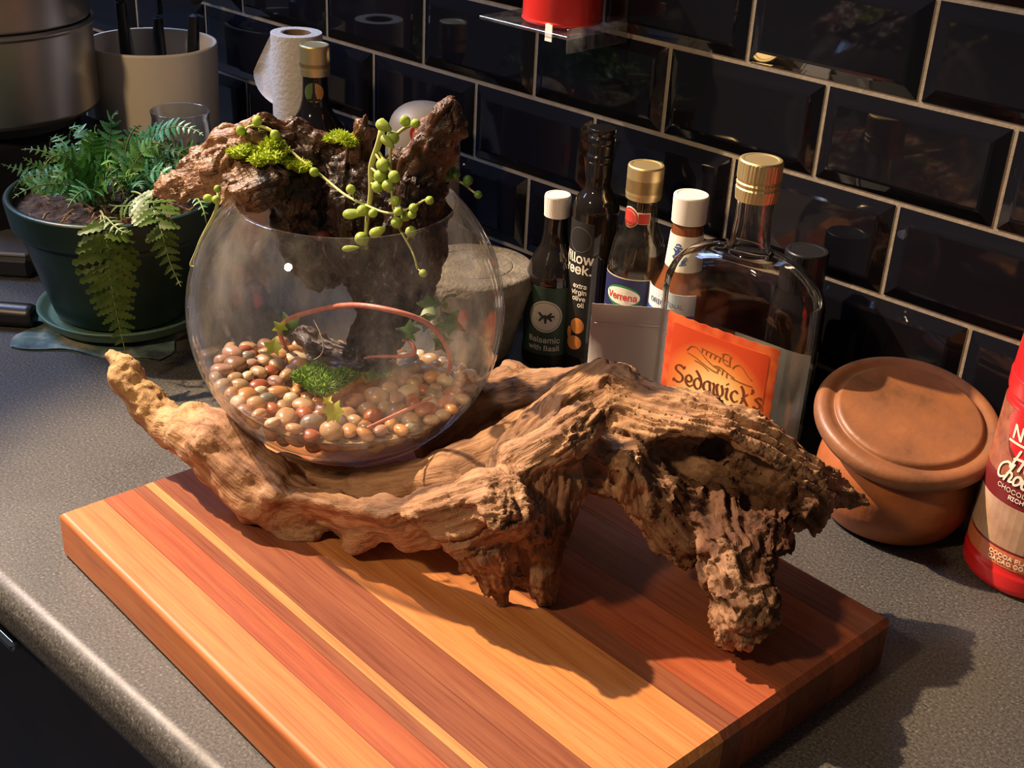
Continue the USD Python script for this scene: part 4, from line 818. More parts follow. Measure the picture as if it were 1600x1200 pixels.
# terracotta pot, lid set askew
tc = np.array([0.762, -0.078])
clay = mottled('terracotta', [(0.3, (0.30, 0.085, 0.026)), (0.6, (0.42, 0.135, 0.042)), (0.8, (0.48, 0.18, 0.065))], 30, 0.55, 0.15, 200, rough2=0.4)
clay_lid = mottled('terracotta_stained', [(0.28, (0.085, 0.038, 0.020)), (0.42, (0.21, 0.088, 0.040)), (0.6, (0.28, 0.112, 0.046)), (0.75, (0.35, 0.165, 0.080))], 20, 0.5, 0.15, 180, rough2=0.38)
tp = thing('terracotta_pot', 'squat terracotta pot with a stained round lid sitting askew', 'pot', None, (tc[0], tc[1], 0))
obj('body', lathe(rounded([(0, 0.0005), (0.044, 0.0005), (0.050, 0.004), (0.0575, 0.020), (0.0600, 0.038), (0.0585, 0.052), (0.0555, 0.060), (0.0525, 0.060), (0.054, 0.050), (0.054, 0.020), (0.045, 0.006), (0, 0.006)], 0.004), 80), clay, tp, smooth=50)
lid = lathe(rounded([(0, 0), (0.0600, 0), (0.0625, 0.002), (0.0660, 0.0075), (0.0662, 0.0125), (0.0635, 0.0165), (0.0590, 0.0175), (0.0545, 0.0155), (0.0525, 0.0150), (0.0515, 0.0175), (0.0495, 0.0190), (0, 0.0190)], 0.002), 96)
tilt = trimesh.transformations.rotation_matrix(math.radians(15), [0.74, 0.67, 0])
lid.apply_scale([1.035, 1.035, 1]); lid.apply_transform(tilt); lid.apply_translation([0.001, -0.004, 0.0745])
obj('lid', lid, clay_lid, tp, smooth=50)

# drinking chocolate tin
cc = np.array([0.836, -0.101]) + 0.045 * np.array([0.726, 0.686])
choc = thing('chocolate_jar', 'red plastic jar of hot chocolate powder at the right edge', 'jar', None, (cc[0], cc[1], 0))
red = plain('jar_red', (0.62, 0.018, 0.022), 0.3, coat_weight=0.3); H = 0.190; rB, rT = 0.0450, 0.0415
obj('body', lathe(rounded([(0, 0.0005), (rB - 0.003, 0.0005), (rB, 0.005), (rB, 0.016), (rB - 0.0008, 0.018), (rT, H - 0.052), (rT - 0.003, H - 0.048), (0, H - 0.048)], 0.003), 72), red, choc, smooth=45)
obj('lid', lathe(rounded([(0, H - 0.050), (rT + 0.001, H - 0.050), (rT + 0.0012, H - 0.036), (rT + 0.0004, H - 0.035), (rT - 0.001, H - 0.006), (rT - 0.006, H), (0, H)], 0.004), 72), red, choc, smooth=40)
a0 = ang_to_cam(cc, -12)
def rad(z): return rB - 0.0008 + (rT - rB + 0.0008) * (z - 0.018) / (H - 0.052 - 0.018)
def wrap(m, z, dz=0.0):
    m = m.copy(); v = m.vertices; zz = z + v[:, 1]; rr = np.interp(zz, [0.018, H - 0.052], [rB - 0.0008, rT]) + v[:, 2] + 0.0001; a = a0 + v[:, 0] / 0.043
    m.vertices = np.stack([rr * np.cos(a), rr * np.sin(a), zz], 1); return m
def flat(poly, th=0.0003): return dense(lift(poly, th), 0.006)
sleeve = obj('sleeve', wrap(flat(sg.box(-0.085, 0.022, 0.085, H - 0.056), 0.0002), 0), plain('sleeve_maroon', (0.16, 0.018, 0.020), 0.35), choc, smooth=False)
obj('cocoa_band', wrap(flat(sg.box(-0.085, 0.086, 0.085, H - 0.056).difference(sg.Point(-0.007, 0.118).buffer(0.021, 24)), 0.0002).apply_translation([0, 0, 0.0002]), 0), mottled('cocoa_powder_print', [(0.35, (0.20, 0.055, 0.03)), (0.6, (0.36, 0.12, 0.06))], 90, 0.4, 0.0), sleeve, smooth=False)
obj('photo_band', wrap(flat(sg.box(-0.085, 0.036, 0.085, 0.068), 0.0002).apply_translation([0, 0, 0.0002]), 0), mottled('milk_print', [(0.3, (0.30, 0.16, 0.10)), (0.7, (0.55, 0.38, 0.26))], 25, 0.35, 0.0), sleeve, smooth=False)
obj('foot_band', wrap(flat(sg.box(-0.085, 0.022, 0.085, 0.034), 0.0002).apply_translation([0, 0, 0.0002]), 0), plain('sleeve_orange', (0.55, 0.16, 0.07), 0.35), sleeve, smooth=False)
shade_or_heart = sg.Polygon([(-0.021, 0.010), (-0.012, 0.017), (0, 0.0145), (0.012, 0.017), (0.021, 0.010), (0.014, -0.006), (0, -0.017), (-0.014, -0.006)]).buffer(0.004, 6); shade_or_heart = sa.translate(shade_or_heart, -0.007, 0)
obj('brand_shape', wrap(flat(shade_or_heart, 0.0003).apply_translation([0, 0, 0.0005]), 0.118), red, sleeve, smooth=False)
w = wrap(dense(centred_text('Nestl\u00e9', 0.0098, 0.0002, True, 1.0).apply_translation([-0.004, 0, 0.0009]), 0.006), 0.121)
u = wrap(flat(unary_union([sg.box(-0.026, -0.0008, 0.014, 0.0008)])).apply_translation([0, 0, 0.0009]), 0.1135)
obj('brand_lettering', join([w, u]), print_white, sleeve, smooth=False)
sc = {'H': [[(.10, .95), (.06, .45), (.02, 0)], [(.55, 1.0), (.48, .5), (.45, .02)], [(0, .48), (.3, .55), (.6, .52)]], 'o': [[(.30, .50), (.12, .50), (.04, .25), (.16, .02), (.34, .16), (.34, .42), (.26, .52), (.46, .40)]], 't': [[(.22, .95), (.14, .4), (.18, .06), (.36, .10)], [(.0, .66), (.40, .70)]],
      'C': [[(.58, .82), (.44, .98), (.16, .80), (.06, .40), (.22, .04), (.54, .16)]], 'h': [[(.18, 1.0), (.10, .5), (.04, 0)], [(.06, .22), (.26, .52), (.34, .40), (.32, .06), (.48, .10)]], 'c': [[(.36, .44), (.22, .52), (.06, .32), (.14, .04), (.40, .12)]], 'l': [[(.06, .1), (.28, .8), (.20, 1.0), (.10, .6), (.14, .04), (.30, .10)]], 'a': [[(.34, .48), (.16, .50), (.04, .24), (.14, .02), (.32, .20), (.36, .48), (.34, .08), (.48, .10)]], 'e': [[(.06, .24), (.30, .34), (.24, .52), (.08, .40), (.08, .10), (.24, .02), (.42, .14)]]}
sa_w = {'H': .66, 'o': .44, 't': .40, 'C': .58, 'h': .50, 'c': .40, 'l': .30, 'a': .48, 'e': .42}
def script(word, h, x0):
    x, out = 0, []
    for ch in word: out.append(sa.translate(pen(sc[ch], 0, 0, 0.062), x, 0)); x += sa_w[ch]
    return sa.translate(sa.scale(sa.skew(unary_union(out), 14, origin=(0, 0)), h, h, origin=(0, 0)), x0, 0)
obj('title', join([wrap(flat(script('Hot', 0.0150, -0.019)).apply_translation([0, 0, 0.0009]), 0.0955), wrap(flat(script('Chocolate', 0.0140, -0.030)).apply_translation([0, 0, 0.0009]), 0.0845)]), print_white, sleeve, smooth=False)
obj('small_print', join([wrap(dense(centred_text(s, h, 0.0002, b, 1.15).apply_translation([x, 0, 0.0009]), 0.006), z) for s, h, z, x, b in (('CHOCOLATE QUENTE', 0.0034, 0.0795, 0.003, False), ('RICH & FOAMY', 0.0030, 0.0745, 0.003, True), ('COCOA FLAVOURED', 0.0030, 0.0305, 0.006, True), ('CACAO CON SABOR', 0.0030, 0.0262, 0.006, True))]), print_white, sleeve, smooth=False)
obj('chocolate_print', wrap(flat(unary_union([sg.Polygon([(0.002, 0.058), (0.016, 0.066), (0.030, 0.060), (0.014, 0.052)]), sg.Polygon([(0.002, 0.057), (0.014, 0.051), (0.014, 0.048), (0.002, 0.054)])])).apply_translation([0, 0, 0.0006]), 0), plain('chocolate_print', (0.16, 0.05, 0.03), 0.4), sleeve, smooth=False)
rg = sg.Point(0.020, 0.041).buffer(0.0080, 24); obj('seal_print', wrap(flat(rg.difference(sg.Point(0.020, 0.041).buffer(0.0066, 24)).union(sg.Point(0.020, 0.041).buffer(0.0028, 8))).apply_translation([0, 0, 0.0008]), 0), plain('print_pale_gold', (0.66, 0.42, 0.18), 0.5), sleeve, smooth=False)

# stone pot behind the bowl
c = np.array(at(742, 412, -0.118)); sz = c[2]
stone = mottled('grey_stone', [(0.3, (0.085, 0.072, 0.052)), (0.55, (0.145, 0.125, 0.092)), (0.75, (0.19, 0.165, 0.125))], 60, 0.85, 0.7, 260, dist=0.003)
sp = thing('stone_pot', 'rough grey stone pot with a flat round top behind the glass bowl', 'pot', None, (c[0], c[1], 0))
sm_ = lathe(rounded([(0, 0.0005), (0.032, 0.0005), (0.035, 0.004), (0.046, sz * 0.45), (0.0555, sz * 0.82), (0.0575, sz - 0.012), (0.0550, sz - 0.002), (0.051, sz), (0.036, sz), (0.035, sz - 0.0012), (0.034, sz), (0, sz)], 0.003), 96)
v = sm_.vertices; nn = (meshkit.fbm(v * 70, 3, 3) - 0.5); k = 1 + 0.05 * nn * (v[:, 2] < sz - 0.0025); v[:, 0] *= k; v[:, 1] *= k; sm_.vertices = v
obj('body', sm_, stone, sp, smooth=40)

# ------------------------------------------------------------------ back left: bottle, paper roll, crock, pan, fern
c = base_of(491, 72, -0.10); zt = c[2] + 0.002
db = thing('wine_bottle', 'dark bottle with a gold screw cap in front of the paper roll', 'bottle', None, (c[0], c[1], 0))
obj('glass', lathe(rounded([(0, 0.0005), (0.030, 0.0005), (0.033, 0.004), (0.033, zt - 0.105), (0.0300, zt - 0.085), (0.0165, zt - 0.066), (0.0128, zt - 0.052), (0.0122, zt - 0.02), (0, zt - 0.02)], 0.006), 56), dark_glass, db, smooth=50)
obj('cap', cap_mesh(0.0150, zt - 0.030, zt, 0, (zt - 0.018, zt - 0.023)), gold_metal, db, smooth=40)
R, a0 = 0.0131, ang_to_cam(c, -6)
half = lambda s: sg.Point(0, 0).buffer(0.0098, 24).intersection(sg.box(-1 if s < 0 else 0.0012, -1, -0.0012 if s < 0 else 1, 1))
sl = obj('neck_label', patch(0, 0, R, zt - 0.045, a0, 0.0003, poly=sg.Point(0, 0).buffer(0.0104, 24)), plain('label_black_gold', (0.03, 0.03, 0.025), 0.5), db, smooth=False)
obj('green_half', patch(0, 0, R, zt - 0.045, a0, 0.0005, poly=half(-1)), plain('label_leaf_green', (0.10, 0.15, 0.04), 0.5), sl, smooth=False)
obj('orange_half', patch(0, 0, R, zt - 0.045, a0, 0.0005, poly=half(1)), plain('label_amber', (0.42, 0.20, 0.06), 0.5), sl, smooth=False)
tree_art = unary_union([sg.Polygon([(-0.003, -0.007), (0.003, -0.007), (0, 0.005)]), sg.box(-0.006, -0.008, 0.006, -0.006)])
obj('tree_print', patch(0, 0, R, zt - 0.045, a0, 0.0007, poly=tree_art), plain('label_ink_black', (0.012, 0.012, 0.010), 0.5), sl, smooth=False)

c = base_of(463, 50, -0.062); zt = c[2]
roll = thing('paper_roll', 'nearly used upright roll of white kitchen paper with a loose sheet', 'paper roll', None, (c[0], c[1], 0))
rr_ = 0.0268
pm_ = mottled('embossed_paper', [(0.3, (0.66, 0.62, 0.56)), (0.7, (0.74, 0.70, 0.64))], 40, 0.85, 0.7, 260, dist=0.0015)
obj('roll', lathe(rounded([(0.0155, 0.001), (rr_, 0.001), (rr_, zt), (0.0155, zt), (0.0155, 0.001)], 0.001), 64), pm_, roll, smooth=50)
obj('core', lathe([(0.0140, 0.001), (0.0153, 0.001), (0.0153, zt - 0.0005), (0.0140, zt - 0.0005), (0.0140, 0.001)], 48), plain('cardboard', (0.25, 0.16, 0.09), 0.8), roll, smooth=40)
# the loose corner leaves the roll at its left side, leaning out and down
nv = np.array([-0.45, -0.72, 0.53]); nv /= np.linalg.norm(nv); td = np.array([-nv[1], nv[0], 0]); td /= -np.linalg.norm(td); td = td if td[0] < 0 else -td
dn = np.cross(td, nv); dn = dn if dn[2] < 0 else -dn
la = math.atan2(-RIGHT[1], -RIGHT[0]) - 0.2; p0 = np.array([rr_ * math.cos(la), rr_ * math.sin(la), zt - 0.001])
n = 14; P = []
for i in range(n):
    for j in range(n):
        s, t = i / (n - 1), j / (n - 1)            # s outwards, t down
        wdt = 0.085 * (t / 0.5 if t < 0.5 else max(0.02, (1 - t) / 0.5)); q = p0 + td * s * wdt + np.array([0, 0, -1.0]) * 0.078 * t + dn * 0.030 * s * math.sin(PI * t) - nv * 0.004 * math.sin(3 * s)
        P.append(q)
P = np.array(P); f = []
for i in range(n - 1):
    for j in range(n - 1): a = i * n + j; f += [(a, a + n, a + n + 1), (a, a + n + 1, a + 1)]
sheet = trimesh.Trimesh(P, f, process=False); back = sheet.copy(); back.vertices = P + sheet.vertex_normals * -0.0004; back.invert()
obj('sheet', join([sheet, back]), pm_, roll, smooth=60)

# cream bottle behind the wood
c = base_of(662, 160, -0.085); zt = c[2]
cb = thing('cream_bottle', 'round-shouldered cream bottle with red spots behind the bowl driftwood', 'bottle', None, (c[0], c[1], 0))
obj('body', lathe(rounded([(0, 0.0005), (0.030, 0.0005), (0.034, 0.004), (0.036, 0.06), (0.0355, zt - 0.035), (0.030, zt - 0.012), (0.018, zt - 0.002), (0, zt)], 0.008), 64), mottled('cream_plastic', [(0.3, (0.20, 0.175, 0.14)), (0.7, (0.25, 0.22, 0.175))], 20, 0.5, 0.1), cb, smooth=60)
rs_ = plain('red_spot', (0.55, 0.03, 0.02), 0.4)
a0 = ang_to_cam(c, -6); obj('spot', patch(0, 0, 0.0350, zt - 0.020, a0, 0.0012, poly=sg.Point(0, 0).buffer(0.0085, 20)), rs_, cb, smooth=False)
obj('spot', patch(0, 0, 0.0362, zt - 0.071, ang_to_cam(c, 26), 0.0008, poly=sg.box(-0.006, -0.009, 0.006, 0.006).buffer(0.002)), rs_, cb, smooth=False)

# utensil crock
c = base_of(236, 64, -0.10); zt = c[2]
crock = thing('utensil_crock', 'cream ceramic utensil crock at the back left', 'crock', None, (c[0], c[1], 0))
obj('body', lathe(rounded([(0, 0.0005), (0.064, 0.0005), (0.068, 0.004), (0.0735, zt - 0.002), (0.0725, zt), (0.0690, zt), (0.0640, 0.02), (0.062, 0.008), (0, 0.008)], 0.002), 96), mottled('crock_glaze', [(0.3, (0.70, 0.60, 0.47)), (0.7, (0.76, 0.66, 0.53))], 20, 0.5, 0.05), crock, smooth=50)
def utensil(name, label, ox, oy, lean, length, shape):
    b = np.array([c[0] + ox, c[1] + oy, 0.012]); t = b + np.array([lean[0], lean[1], length])
    u = thing(name, label, name.replace('_', ' ')); ax = (t - b) / np.linalg.norm(t - b)
    obj('handle', tube([b, b + (t - b) * 0.4, b + (t - b) * 0.72], [0.0075, 0.0085, 0.006], 12, n=20), black_plastic, u, smooth=50)
    hd = shape.copy(); M = trimesh.geometry.align_vectors([0, 0, 1], ax); M[:3, 3] = b + (t - b) * 0.70; hd.apply_transform(M); obj('head', hd, black_plastic, u, smooth=40)
paddle = join([box(0.060, 0.004, 0.10, (0, 0, 0.06), 0.0018)]); ladle = lathe([(0.0, 0.02), (0.030, 0.035), (0.038, 0.06), (0.036, 0.06), (0.028, 0.038), (0, 0.024)], 32)
utensil('spatula', 'black plastic spatula leaning in the cream crock, left of the others', -0.036, 0.000, (-0.026, -0.004), 0.30, paddle)
utensil('ladle', 'black ladle standing upright in the middle of the cream crock', 0.004, -0.028, (0.004, -0.014), 0.31, join([tube([(0, 0, 0), (0, 0, 0.03)], 0.005), ladle]))
utensil('slotted_spoon', 'black spoon on the right side of the cream crock', 0.034, 0.020, (0.024, 0.006), 0.29, ellipsoid((0, 0, 0.06), (0.028, 0.006, 0.042), 3))
utensil('tongs', 'maroon handled tongs at the far left of the cream crock', -0.030, 0.030, (-0.024, 0.014), 0.26, box(0.02, 0.006, 0.08, (0, 0, 0.05), 0.002))

# steel pan on a black hot plate
right_edge = at(148, 150, -0.20); pr_ = 0.112; pc_ = right_edge[:2] - pr_ * np.array([0.726, 0.686]); zb = at(145, 186, -0.20)[2] + 0.012
pan = thing('stock_pot', 'large brushed steel stock pot at the left edge of the picture', 'pot', None, (pc_[0], pc_[1], 0))
zr = zb + 0.094
obj('body', lathe(rounded([(0, zb), (pr_ - 0.006, zb), (pr_, zb + 0.006), (pr_, zr - 0.004), (pr_ + 0.0035, zr - 0.003), (pr_ + 0.0035, zr + 0.001), (pr_, zr + 0.002), (pr_ - 0.002, zr + 0.002), (pr_ - 0.003, zb + 0.008), (0, zb + 0.004)], 0.0015), 128), steel, pan, smooth=40)
obj('lid', lathe(rounded([(pr_ - 0.003, zr + 0.002), (pr_ - 0.001, zr + 0.0045), (pr_ - 0.002, zr + 0.050), (pr_ - 0.012, zr + 0.062), (0, zr + 0.075), (0, zr + 0.073), (pr_ - 0.013, zr + 0.060), (pr_ - 0.004, zr + 0.05), (pr_ - 0.004, zr + 0.002)], 0.003), 128), steel, pan, smooth=40)
hp = thing('hot_plate', 'black hot plate under the steel stock pot', 'hot plate', None, (pc_[0], pc_[1], 0), 0)
obj('body', box(0.18, 0.15, zb - 0.016, (0.0, 0.016, (zb - 0.016) / 2 + 0.0005), 0.006), black_plastic, hp)
obj('plate', lathe([(0, zb - 0.016), (0.085, zb - 0.016), (0.09, zb - 0.012), (0.09, zb - 0.002), (0.085, zb - 0.0005), (0, zb - 0.0005)], 64), plain('cast_iron', (0.02, 0.02, 0.02), 0.6), hp, smooth=40)
cr_ = atz(50, 440, 0.0)
sca = thing('kitchen_scale', 'low kitchen scale with a grey top behind the fern pot', 'kitchen scale', None, (cr_[0] - 0.092, cr_[1] - 0.024, 0), 41)
obj('body', box(0.15, 0.07, 0.022, (0.008, -0.004, 0.0115), 0.004), black_plastic, sca)
obj('platform', box(0.146, 0.066, 0.005, (0.008, -0.004, 0.0252), 0.0018), plain('scale_top', (0.30, 0.29, 0.28), 0.25, metallic=0.7), sca)
kb = atz(18, 508, 0.0)
kn = thing('bottle_stopper', 'black rubber stopper lying on the worktop at the left edge', 'stopper', None, (kb[0], kb[1], 0.0115), 40)
st_ = lathe(rounded([(0, -0.03), (0.0105, -0.03), (0.0112, -0.01), (0.0112, 0.02), (0.0095, 0.024), (0, 0.024)], 0.003), 40); st_.apply_transform(trimesh.transformations.rotation_matrix(PI / 2, [0, 1, 0]))
obj('body', st_, black_plastic, kn, smooth=50)

# tumbler
c = base_of(281, 172, -0.185); zt = c[2]
tb = thing('glass_tumbler', 'clear glass tumbler behind the fern', 'glass')
tg = thin_glass('tumbler_glass', (0.86, 0.89, 0.92), 0.05, 40, (1, 1, 1), 1.8, edge=2.5)
obj('glass', lathe(rounded([(0, 0.0005), (0.026, 0.0005), (0.029, 0.004), (0.0300, zt - 0.02), (0.0285, zt - 0.008), (0.0298, zt), (0.0278, zt), (0.0268, zt - 0.008), (0.0282, zt - 0.02), (0.027, 0.008), (0, 0.008)], 0.002), 72).apply_translation([c[0], c[1], 0]), tg, tb, smooth=50)

# red tin in a clear wall bracket
c = base_of(878, 32, -0.046); zt = c[2]
br = thing('wall_bracket', 'clear acrylic bracket fixed to the black tiles', 'bracket')
acry = thin_glass('acrylic', (0.90, 0.93, 0.95), 0.05, 40, (1, 1, 1), 1.6, edge=3.0)
x0_, x1_ = c[0] - 0.062, c[0] + 0.040
obj('shelf', box(x1_ - x0_, 0.078, 0.003, ((x0_ + x1_) / 2, -0.0455, zt - 0.0035), 0.0006), acry, br)
obj('back_plate', box(x1_ - x0_, 0.002, 0.05, ((x0_ + x1_) / 2, -0.0075, zt + 0.0215), 0.0004), acry, br)
obj('end_plate', box(0.002, 0.078, 0.02, (x1_, -0.0455, zt - 0.006), 0.0004), acry, br)
tin = thing('red_tin', 'red enamel tin standing in the clear bracket on the wall', 'tin', None, (c[0], c[1], zt))
enam = plain('red_enamel', (0.50, 0.022, 0.018), 0.28, coat_weight=0.4)
obj('body', lathe(rounded([(0, 0), (0.0335, 0), (0.0352, 0.0022), (0.0342, 0.004), (0.0348, 0.085), (0.0358, 0.087), (0.0345, 0.089), (0.033, 0.088), (0.0325, 0.004), (0, 0.003)], 0.001), 72), enam, tin, smooth=50)
obj('price_tab', box(0.008, 0.0008, 0.014, (0.018, -0.0368, -0.003), 0.0002).apply_transform(trimesh.transformations.rotation_matrix(math.radians(0), [0, 0, 1])), paper_white, tin)

# ------------------------------------------------------------------ fern
fc = np.array([0.078, -0.316])
fp_mat = mottled('green_pot', [(0.3, (0.005, 0.019, 0.012)), (0.7, (0.010, 0.034, 0.021))], 30, 0.42, 0.1, 150)
pot = thing('fern_pot', 'dark green plastic plant pot with a leafy fern', 'potted fern', None, (fc[0], fc[1], 0))
zr = 0.128; rr0 = 0.097
obj('pot', lathe(rounded([(0, 0.012), (0.060, 0.012), (0.064, 0.015), (0.086, zr - 0.034), (0.086, zr - 0.030), (0.093, zr - 0.028), (rr0, zr - 0.002), (rr0 - 0.002, zr), (rr0 - 0.006, zr), (0.089, zr - 0.02), (0.062, 0.018), (0, 0.018)], 0.002), 96), fp_mat, pot, smooth=50)
soilm = mottled('soil', [(0.3, (0.035, 0.020, 0.013)), (0.55, (0.11, 0.062, 0.036)), (0.75, (0.26, 0.16, 0.09))], 120, 0.9, 1.0, 150, dist=0.004)
sl_ = lathe([(0, zr - 0.010), (0.03, zr - 0.011), (0.06, zr - 0.012), (0.0895, zr - 0.013), (0.0895, zr - 0.020), (0, zr - 0.020)], 64); sl_ = dense(sl_, 0.006); v = sl_.vertices; v[:, 2] += (v[:, 2] > zr - 0.015) * 0.008 * (meshkit.fbm(v * 120, 3, 8) - 0.4) * (np.hypot(v[:, 0], v[:, 1]) < 0.085); sl_.vertices = v
obj('soil', sl_, soilm, pot, smooth=40)
rng = np.random.default_rng(5); lit = []
for k in range(70):
    a = rng.random() * 2 * PI; r = 0.086 * math.sqrt(rng.random()); p = np.array([r * math.cos(a), r * math.sin(a), zr - 0.006 + rng.random() * 0.004]); d = rng.normal(size=3) * [1, 1, 0.25]; d /= np.linalg.norm(d); L = rng.uniform(0.008, 0.03)
    q = p + d * L
    if np.hypot(q[0], q[1]) < 0.088: lit.append(tube([p, (p + q) / 2 + [0, 0, 0.002], q], rng.uniform(0.0005, 0.0012), 5))
obj('dry_stalks', join(lit), plain('dry_stalk', (0.30, 0.19, 0.10), 0.8), pot, smooth=40, kind='stuff')
sau = thing('plant_saucer', 'pale green plant saucer under the fern pot', 'saucer', None, (fc[0], fc[1], 0))
obj('dish', lathe(rounded([(0, 0.004), (0.066, 0.004), (0.074, 0.007), (0.079, 0.016), (0.081, 0.017), (0.080, 0.019), (0.077, 0.018), (0.070, 0.011), (0, 0.0115)], 0.002), 96), mottled('saucer_green', [(0.3, (0.075, 0.15, 0.105)), (0.7, (0.11, 0.20, 0.145))], 30, 0.45, 0.1), sau, smooth=50)
cl_ = atz(180, 530, 0.0)
cn = 26; u_, v_ = np.meshgrid(np.linspace(-1, 1, cn), np.linspace(-1, 1, cn), indexing='ij')
hz = 0.0008 + 0.0022 * meshkit.fbm(np.stack([u_ * 3, v_ * 3, 0 * u_], -1), 3, 4) * np.clip((np.maximum(np.abs(u_), np.abs(v_)) - 0.55) * 3, 0, 1)
P = np.stack([u_ * 0.072 * (1 + 0.05 * np.sin(v_ * 7)), v_ * 0.060 * (1 + 0.06 * np.sin(u_ * 6)), hz], -1).reshape(-1, 3); f = []
for i in range(cn - 1):
    for j in range(cn - 1): a = i * cn + j; f += [(a, a + cn, a + cn + 1), (a, a + cn + 1, a + 1)]
top_ = trimesh.Trimesh(P, f, process=False); bot_ = top_.copy(); bot_.vertices = P * [1, 1, 0] + [0, 0, 0.0002]; bot_.invert()
mat_ = thing('folded_cloth', 'crumpled thin cloth under the plant saucer', 'cloth', None, (fc[0] + 0.012, fc[1] - 0.024, 0), 36)
obj('cloth', join([top_, bot_]), mottled('cloth_print', [(0.35, (0.035, 0.045, 0.06)), (0.5, (0.10, 0.17, 0.15)), (0.62, (0.34, 0.32, 0.27))], 28, 0.8, 0.2), mat_, smooth=60)

fern_a = leafy('fern_green', (0.060, 0.23, 0.040), (0.15, 0.40, 0.080), 90, 0.35, 0.4)
fern_b = leafy('fern_olive', (0.055, 0.115, 0.014), (0.10, 0.18, 0.024), 90, 0.35, 0.45)
fern_c = leafy('fern_teal', (0.08, 0.31, 0.14), (0.18, 0.50, 0.25), 90, 0.3, 0.35)
rach = plain('fern_stalk', (0.16, 0.20, 0.08), 0.5)
def pinna(teeth=6, wd=0.30):
    up = []
    for k in range(teeth):
        x = k / teeth; e = wd * 0.5 * (1 - x) ** 0.7 * (0.55 + 0.45 * min(1, x * 6 + 0.3)); up += [(x, e * 0.72), (x + 0.6 / teeth, e * 1.05)]
    return sg.Polygon([(0, 0)] + up + [(1, 0)] + [(x, -y) for x, y in up[::-1]]).buffer(0)
PIN = blade(pinna(5, 0.62), 0.012, 0.10, 0.22); FINE = blade(pinna(4, 0.7), 0.02, 0.12, 0.2)
def frond(pts, width, n, mat, bare=0.18, parts=True, shape='taper', pin=None, seed=0):
    """A fern frond along world points: a rachis and two rows of toothed leaflets, widest near its base."""
    r = np.random.default_rng(seed); P = np.array(pts) - [fc[0], fc[1], 0]; t = np.r_[0, np.cumsum(np.linalg.norm(np.diff(P, axis=0), axis=1))]; cs = CubicSpline(t, P); L = t[-1]
    fr = obj('frond', tube(P, np.linspace(0.0010, 0.0004, len(P)), 6, n=30), rach, pot, smooth=True); made = []
    for k in range(n):
        s = bare + (1 - bare) * (k + 0.3) / n; p = cs(s * L); d = cs(s * L, 1); d /= np.linalg.norm(d)
        face = CAM - (p + [fc[0], fc[1], 0]); face = face / np.linalg.norm(face) + np.array([0, 0, 0.5]) + r.normal(0, 0.18, 3); side = np.cross(face, d); side /= np.linalg.norm(side); nrm = np.cross(d, side)
        x = (k + 0.5) / n; ln = width * (min(1, 0.55 + x * 2.2) * (1 - x) ** 0.75 + 0.05)
        for sg_ in (-1, 1):
            dr = side * sg_ + d * (0.35 + 0.3 * x) + r.normal(0, 0.06, 3); m = leaf_at(pin or PIN, p, dr, nrm, ln * r.uniform(0.9, 1.1))
            if parts: obj('leaflet', m, mat, fr, smooth=30)
            else: made.append(m)
    if made: obj('leaflets', join(made), mat, fr, smooth=30)
A = lambda *q: [at(x, y, Y) for x, y, Y in q]
frond(A((157, 330, -.372), (166, 366, -.385), (170, 420, -.392), (178, 470, -.394), (188, 515, -.394), (196, 552, -.394)), 0.034, 15, fern_b, 0.16, seed=1)
frond(A((206, 300, -.345), (238, 325, -.356), (252, 360, -.362), (264, 405, -.364), (276, 434, -.364), (283, 448, -.364)), 0.027, 14, fern_b, 0.2, seed=2)
frond(A((300, 300, -.29), (312, 315, -.30), (320, 335, -.305), (323, 352, -.305)), 0.010, 7, fern_a, 0.1, False, seed=3)
frond(A((152, 310, -.32), (148, 270, -.325), (146, 230, -.33), (150, 195, -.335)), 0.020, 12, fern_a, 0.3, seed=4)
frond(A((165, 300, -.30), (170, 250, -.30), (172, 210, -.30), (176, 182, -.305), (184, 178, -.31)), 0.018, 10, fern_c, 0.3, seed=5)
frond(A((150, 315, -.32), (110, 285, -.34), (75, 268, -.355), (36, 246, -.37)), 0.017, 12, fern_a, 0.25, seed=6)
frond(A((140, 315, -.32), (90, 295, -.345), (50, 285, -.36), (24, 284, -.375)), 0.019, 11, fern_a, 0.25, seed=7)
frond(A((130, 300, -.30), (80, 280, -.31), (40, 268, -.32), (2, 256, -.33)), 0.016, 11, fern_c, 0.3, False, FINE, seed=8)
frond(A((175, 300, -.30), (195, 255, -.295), (215, 225, -.29), (240, 205, -.29)), 0.018, 10, fern_a, 0.3, seed=9)
frond(A((185, 300, -.30), (215, 250, -.28), (245, 208, -.275), (285, 198, -.27), (318, 212, -.27)), 0.017, 12, fern_c, 0.35, False, seed=10)
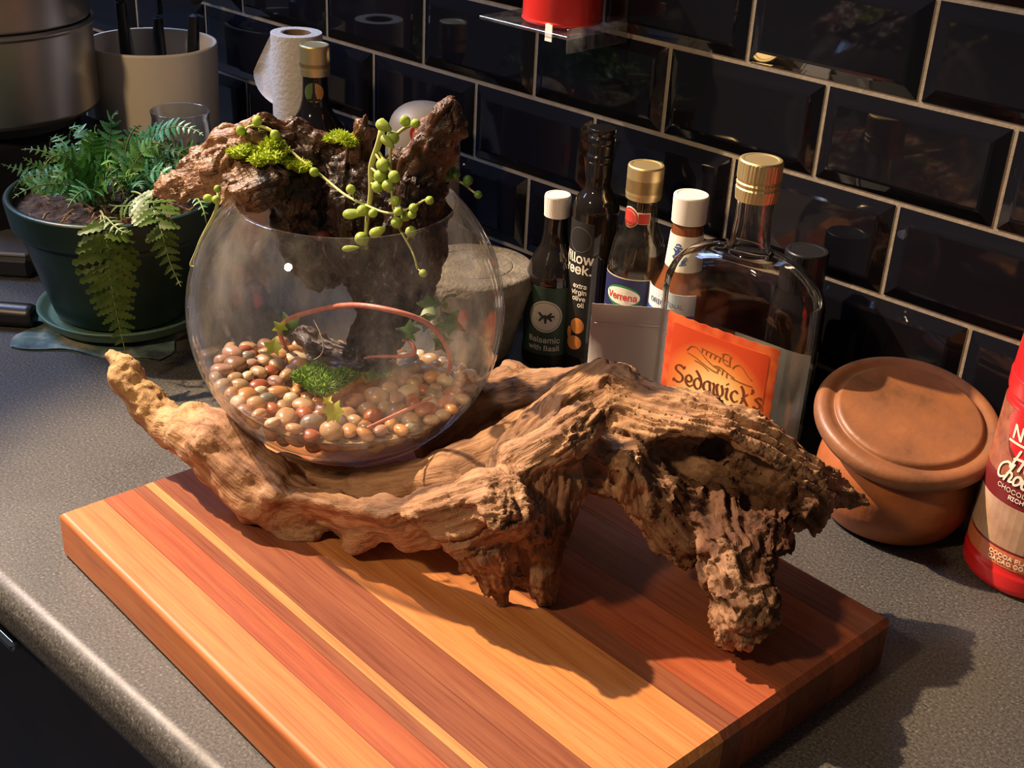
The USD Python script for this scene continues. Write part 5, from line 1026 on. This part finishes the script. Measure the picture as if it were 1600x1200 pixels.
frond(A((190, 300, -.30), (225, 270, -.28), (255, 245, -.27), (290, 235, -.265)), 0.016, 10, fern_a, 0.3, False, seed=11)
frond(A((170, 320, -.34), (200, 322, -.35), (228, 318, -.355), (255, 312, -.36)), 0.015, 9, fern_b, 0.2, False, seed=12)
frond(A((120, 300, -.29), (105, 265, -.28), (100, 240, -.28), (98, 222, -.285)), 0.014, 9, fern_c, 0.3, False, seed=13)
frond(A((158, 318, -.33), (135, 300, -.345), (118, 288, -.355), (100, 292, -.365)), 0.016, 9, fern_a, 0.2, False, FINE, seed=14)
frond(A((165, 318, -.33), (182, 290, -.335), (200, 275, -.34), (216, 272, -.345)), 0.014, 9, fern_a, 0.2, False, FINE, seed=15)
frond(A((100, 310, -.33), (60, 300, -.35), (30, 312, -.37), (12, 330, -.38)), 0.013, 9, fern_c, 0.2, False, FINE, seed=16)
frond(A((160, 300, -.28), (155, 255, -.27), (140, 222, -.27), (122, 212, -.275)), 0.015, 10, fern_c, 0.3, False, FINE, seed=17)
frond(A((158, 338, -.374), (150, 358, -.384), (140, 368, -.388), (128, 376, -.39)), 0.012, 6, fern_b, 0.2, False, FINE, seed=18)
frond(A((160, 338, -.374), (178, 352, -.384), (192, 362, -.388), (205, 360, -.39)), 0.011, 6, fern_b, 0.2, False, FINE, seed=19)

rng = np.random.default_rng(77)
for k in range(26):                                  # the dense middle of the plant
    a = rng.random() * 2 * PI; r0 = 0.03 * math.sqrt(rng.random()); b = np.array([fc[0] + r0 * math.cos(a), fc[1] + r0 * math.sin(a), zr - 0.008])
    a2 = a + rng.normal(0, 0.5); reach = rng.uniform(0.035, 0.085); up = rng.uniform(0.028, 0.062) * (1.15 - reach * 5)
    d = np.array([math.cos(a2), math.sin(a2), 0]); tip = b + d * reach + [0, 0, up * rng.uniform(0.3, 1.0)]
    frond([b, b + d * reach * 0.3 + [0, 0, up * 0.75], b + d * reach * 0.68 + [0, 0, up], tip], rng.uniform(0.013, 0.019), 10, (fern_a, fern_c, fern_a, fern_c)[k % 4], 0.22, False, FINE if k % 2 else PIN, seed=100 + k)
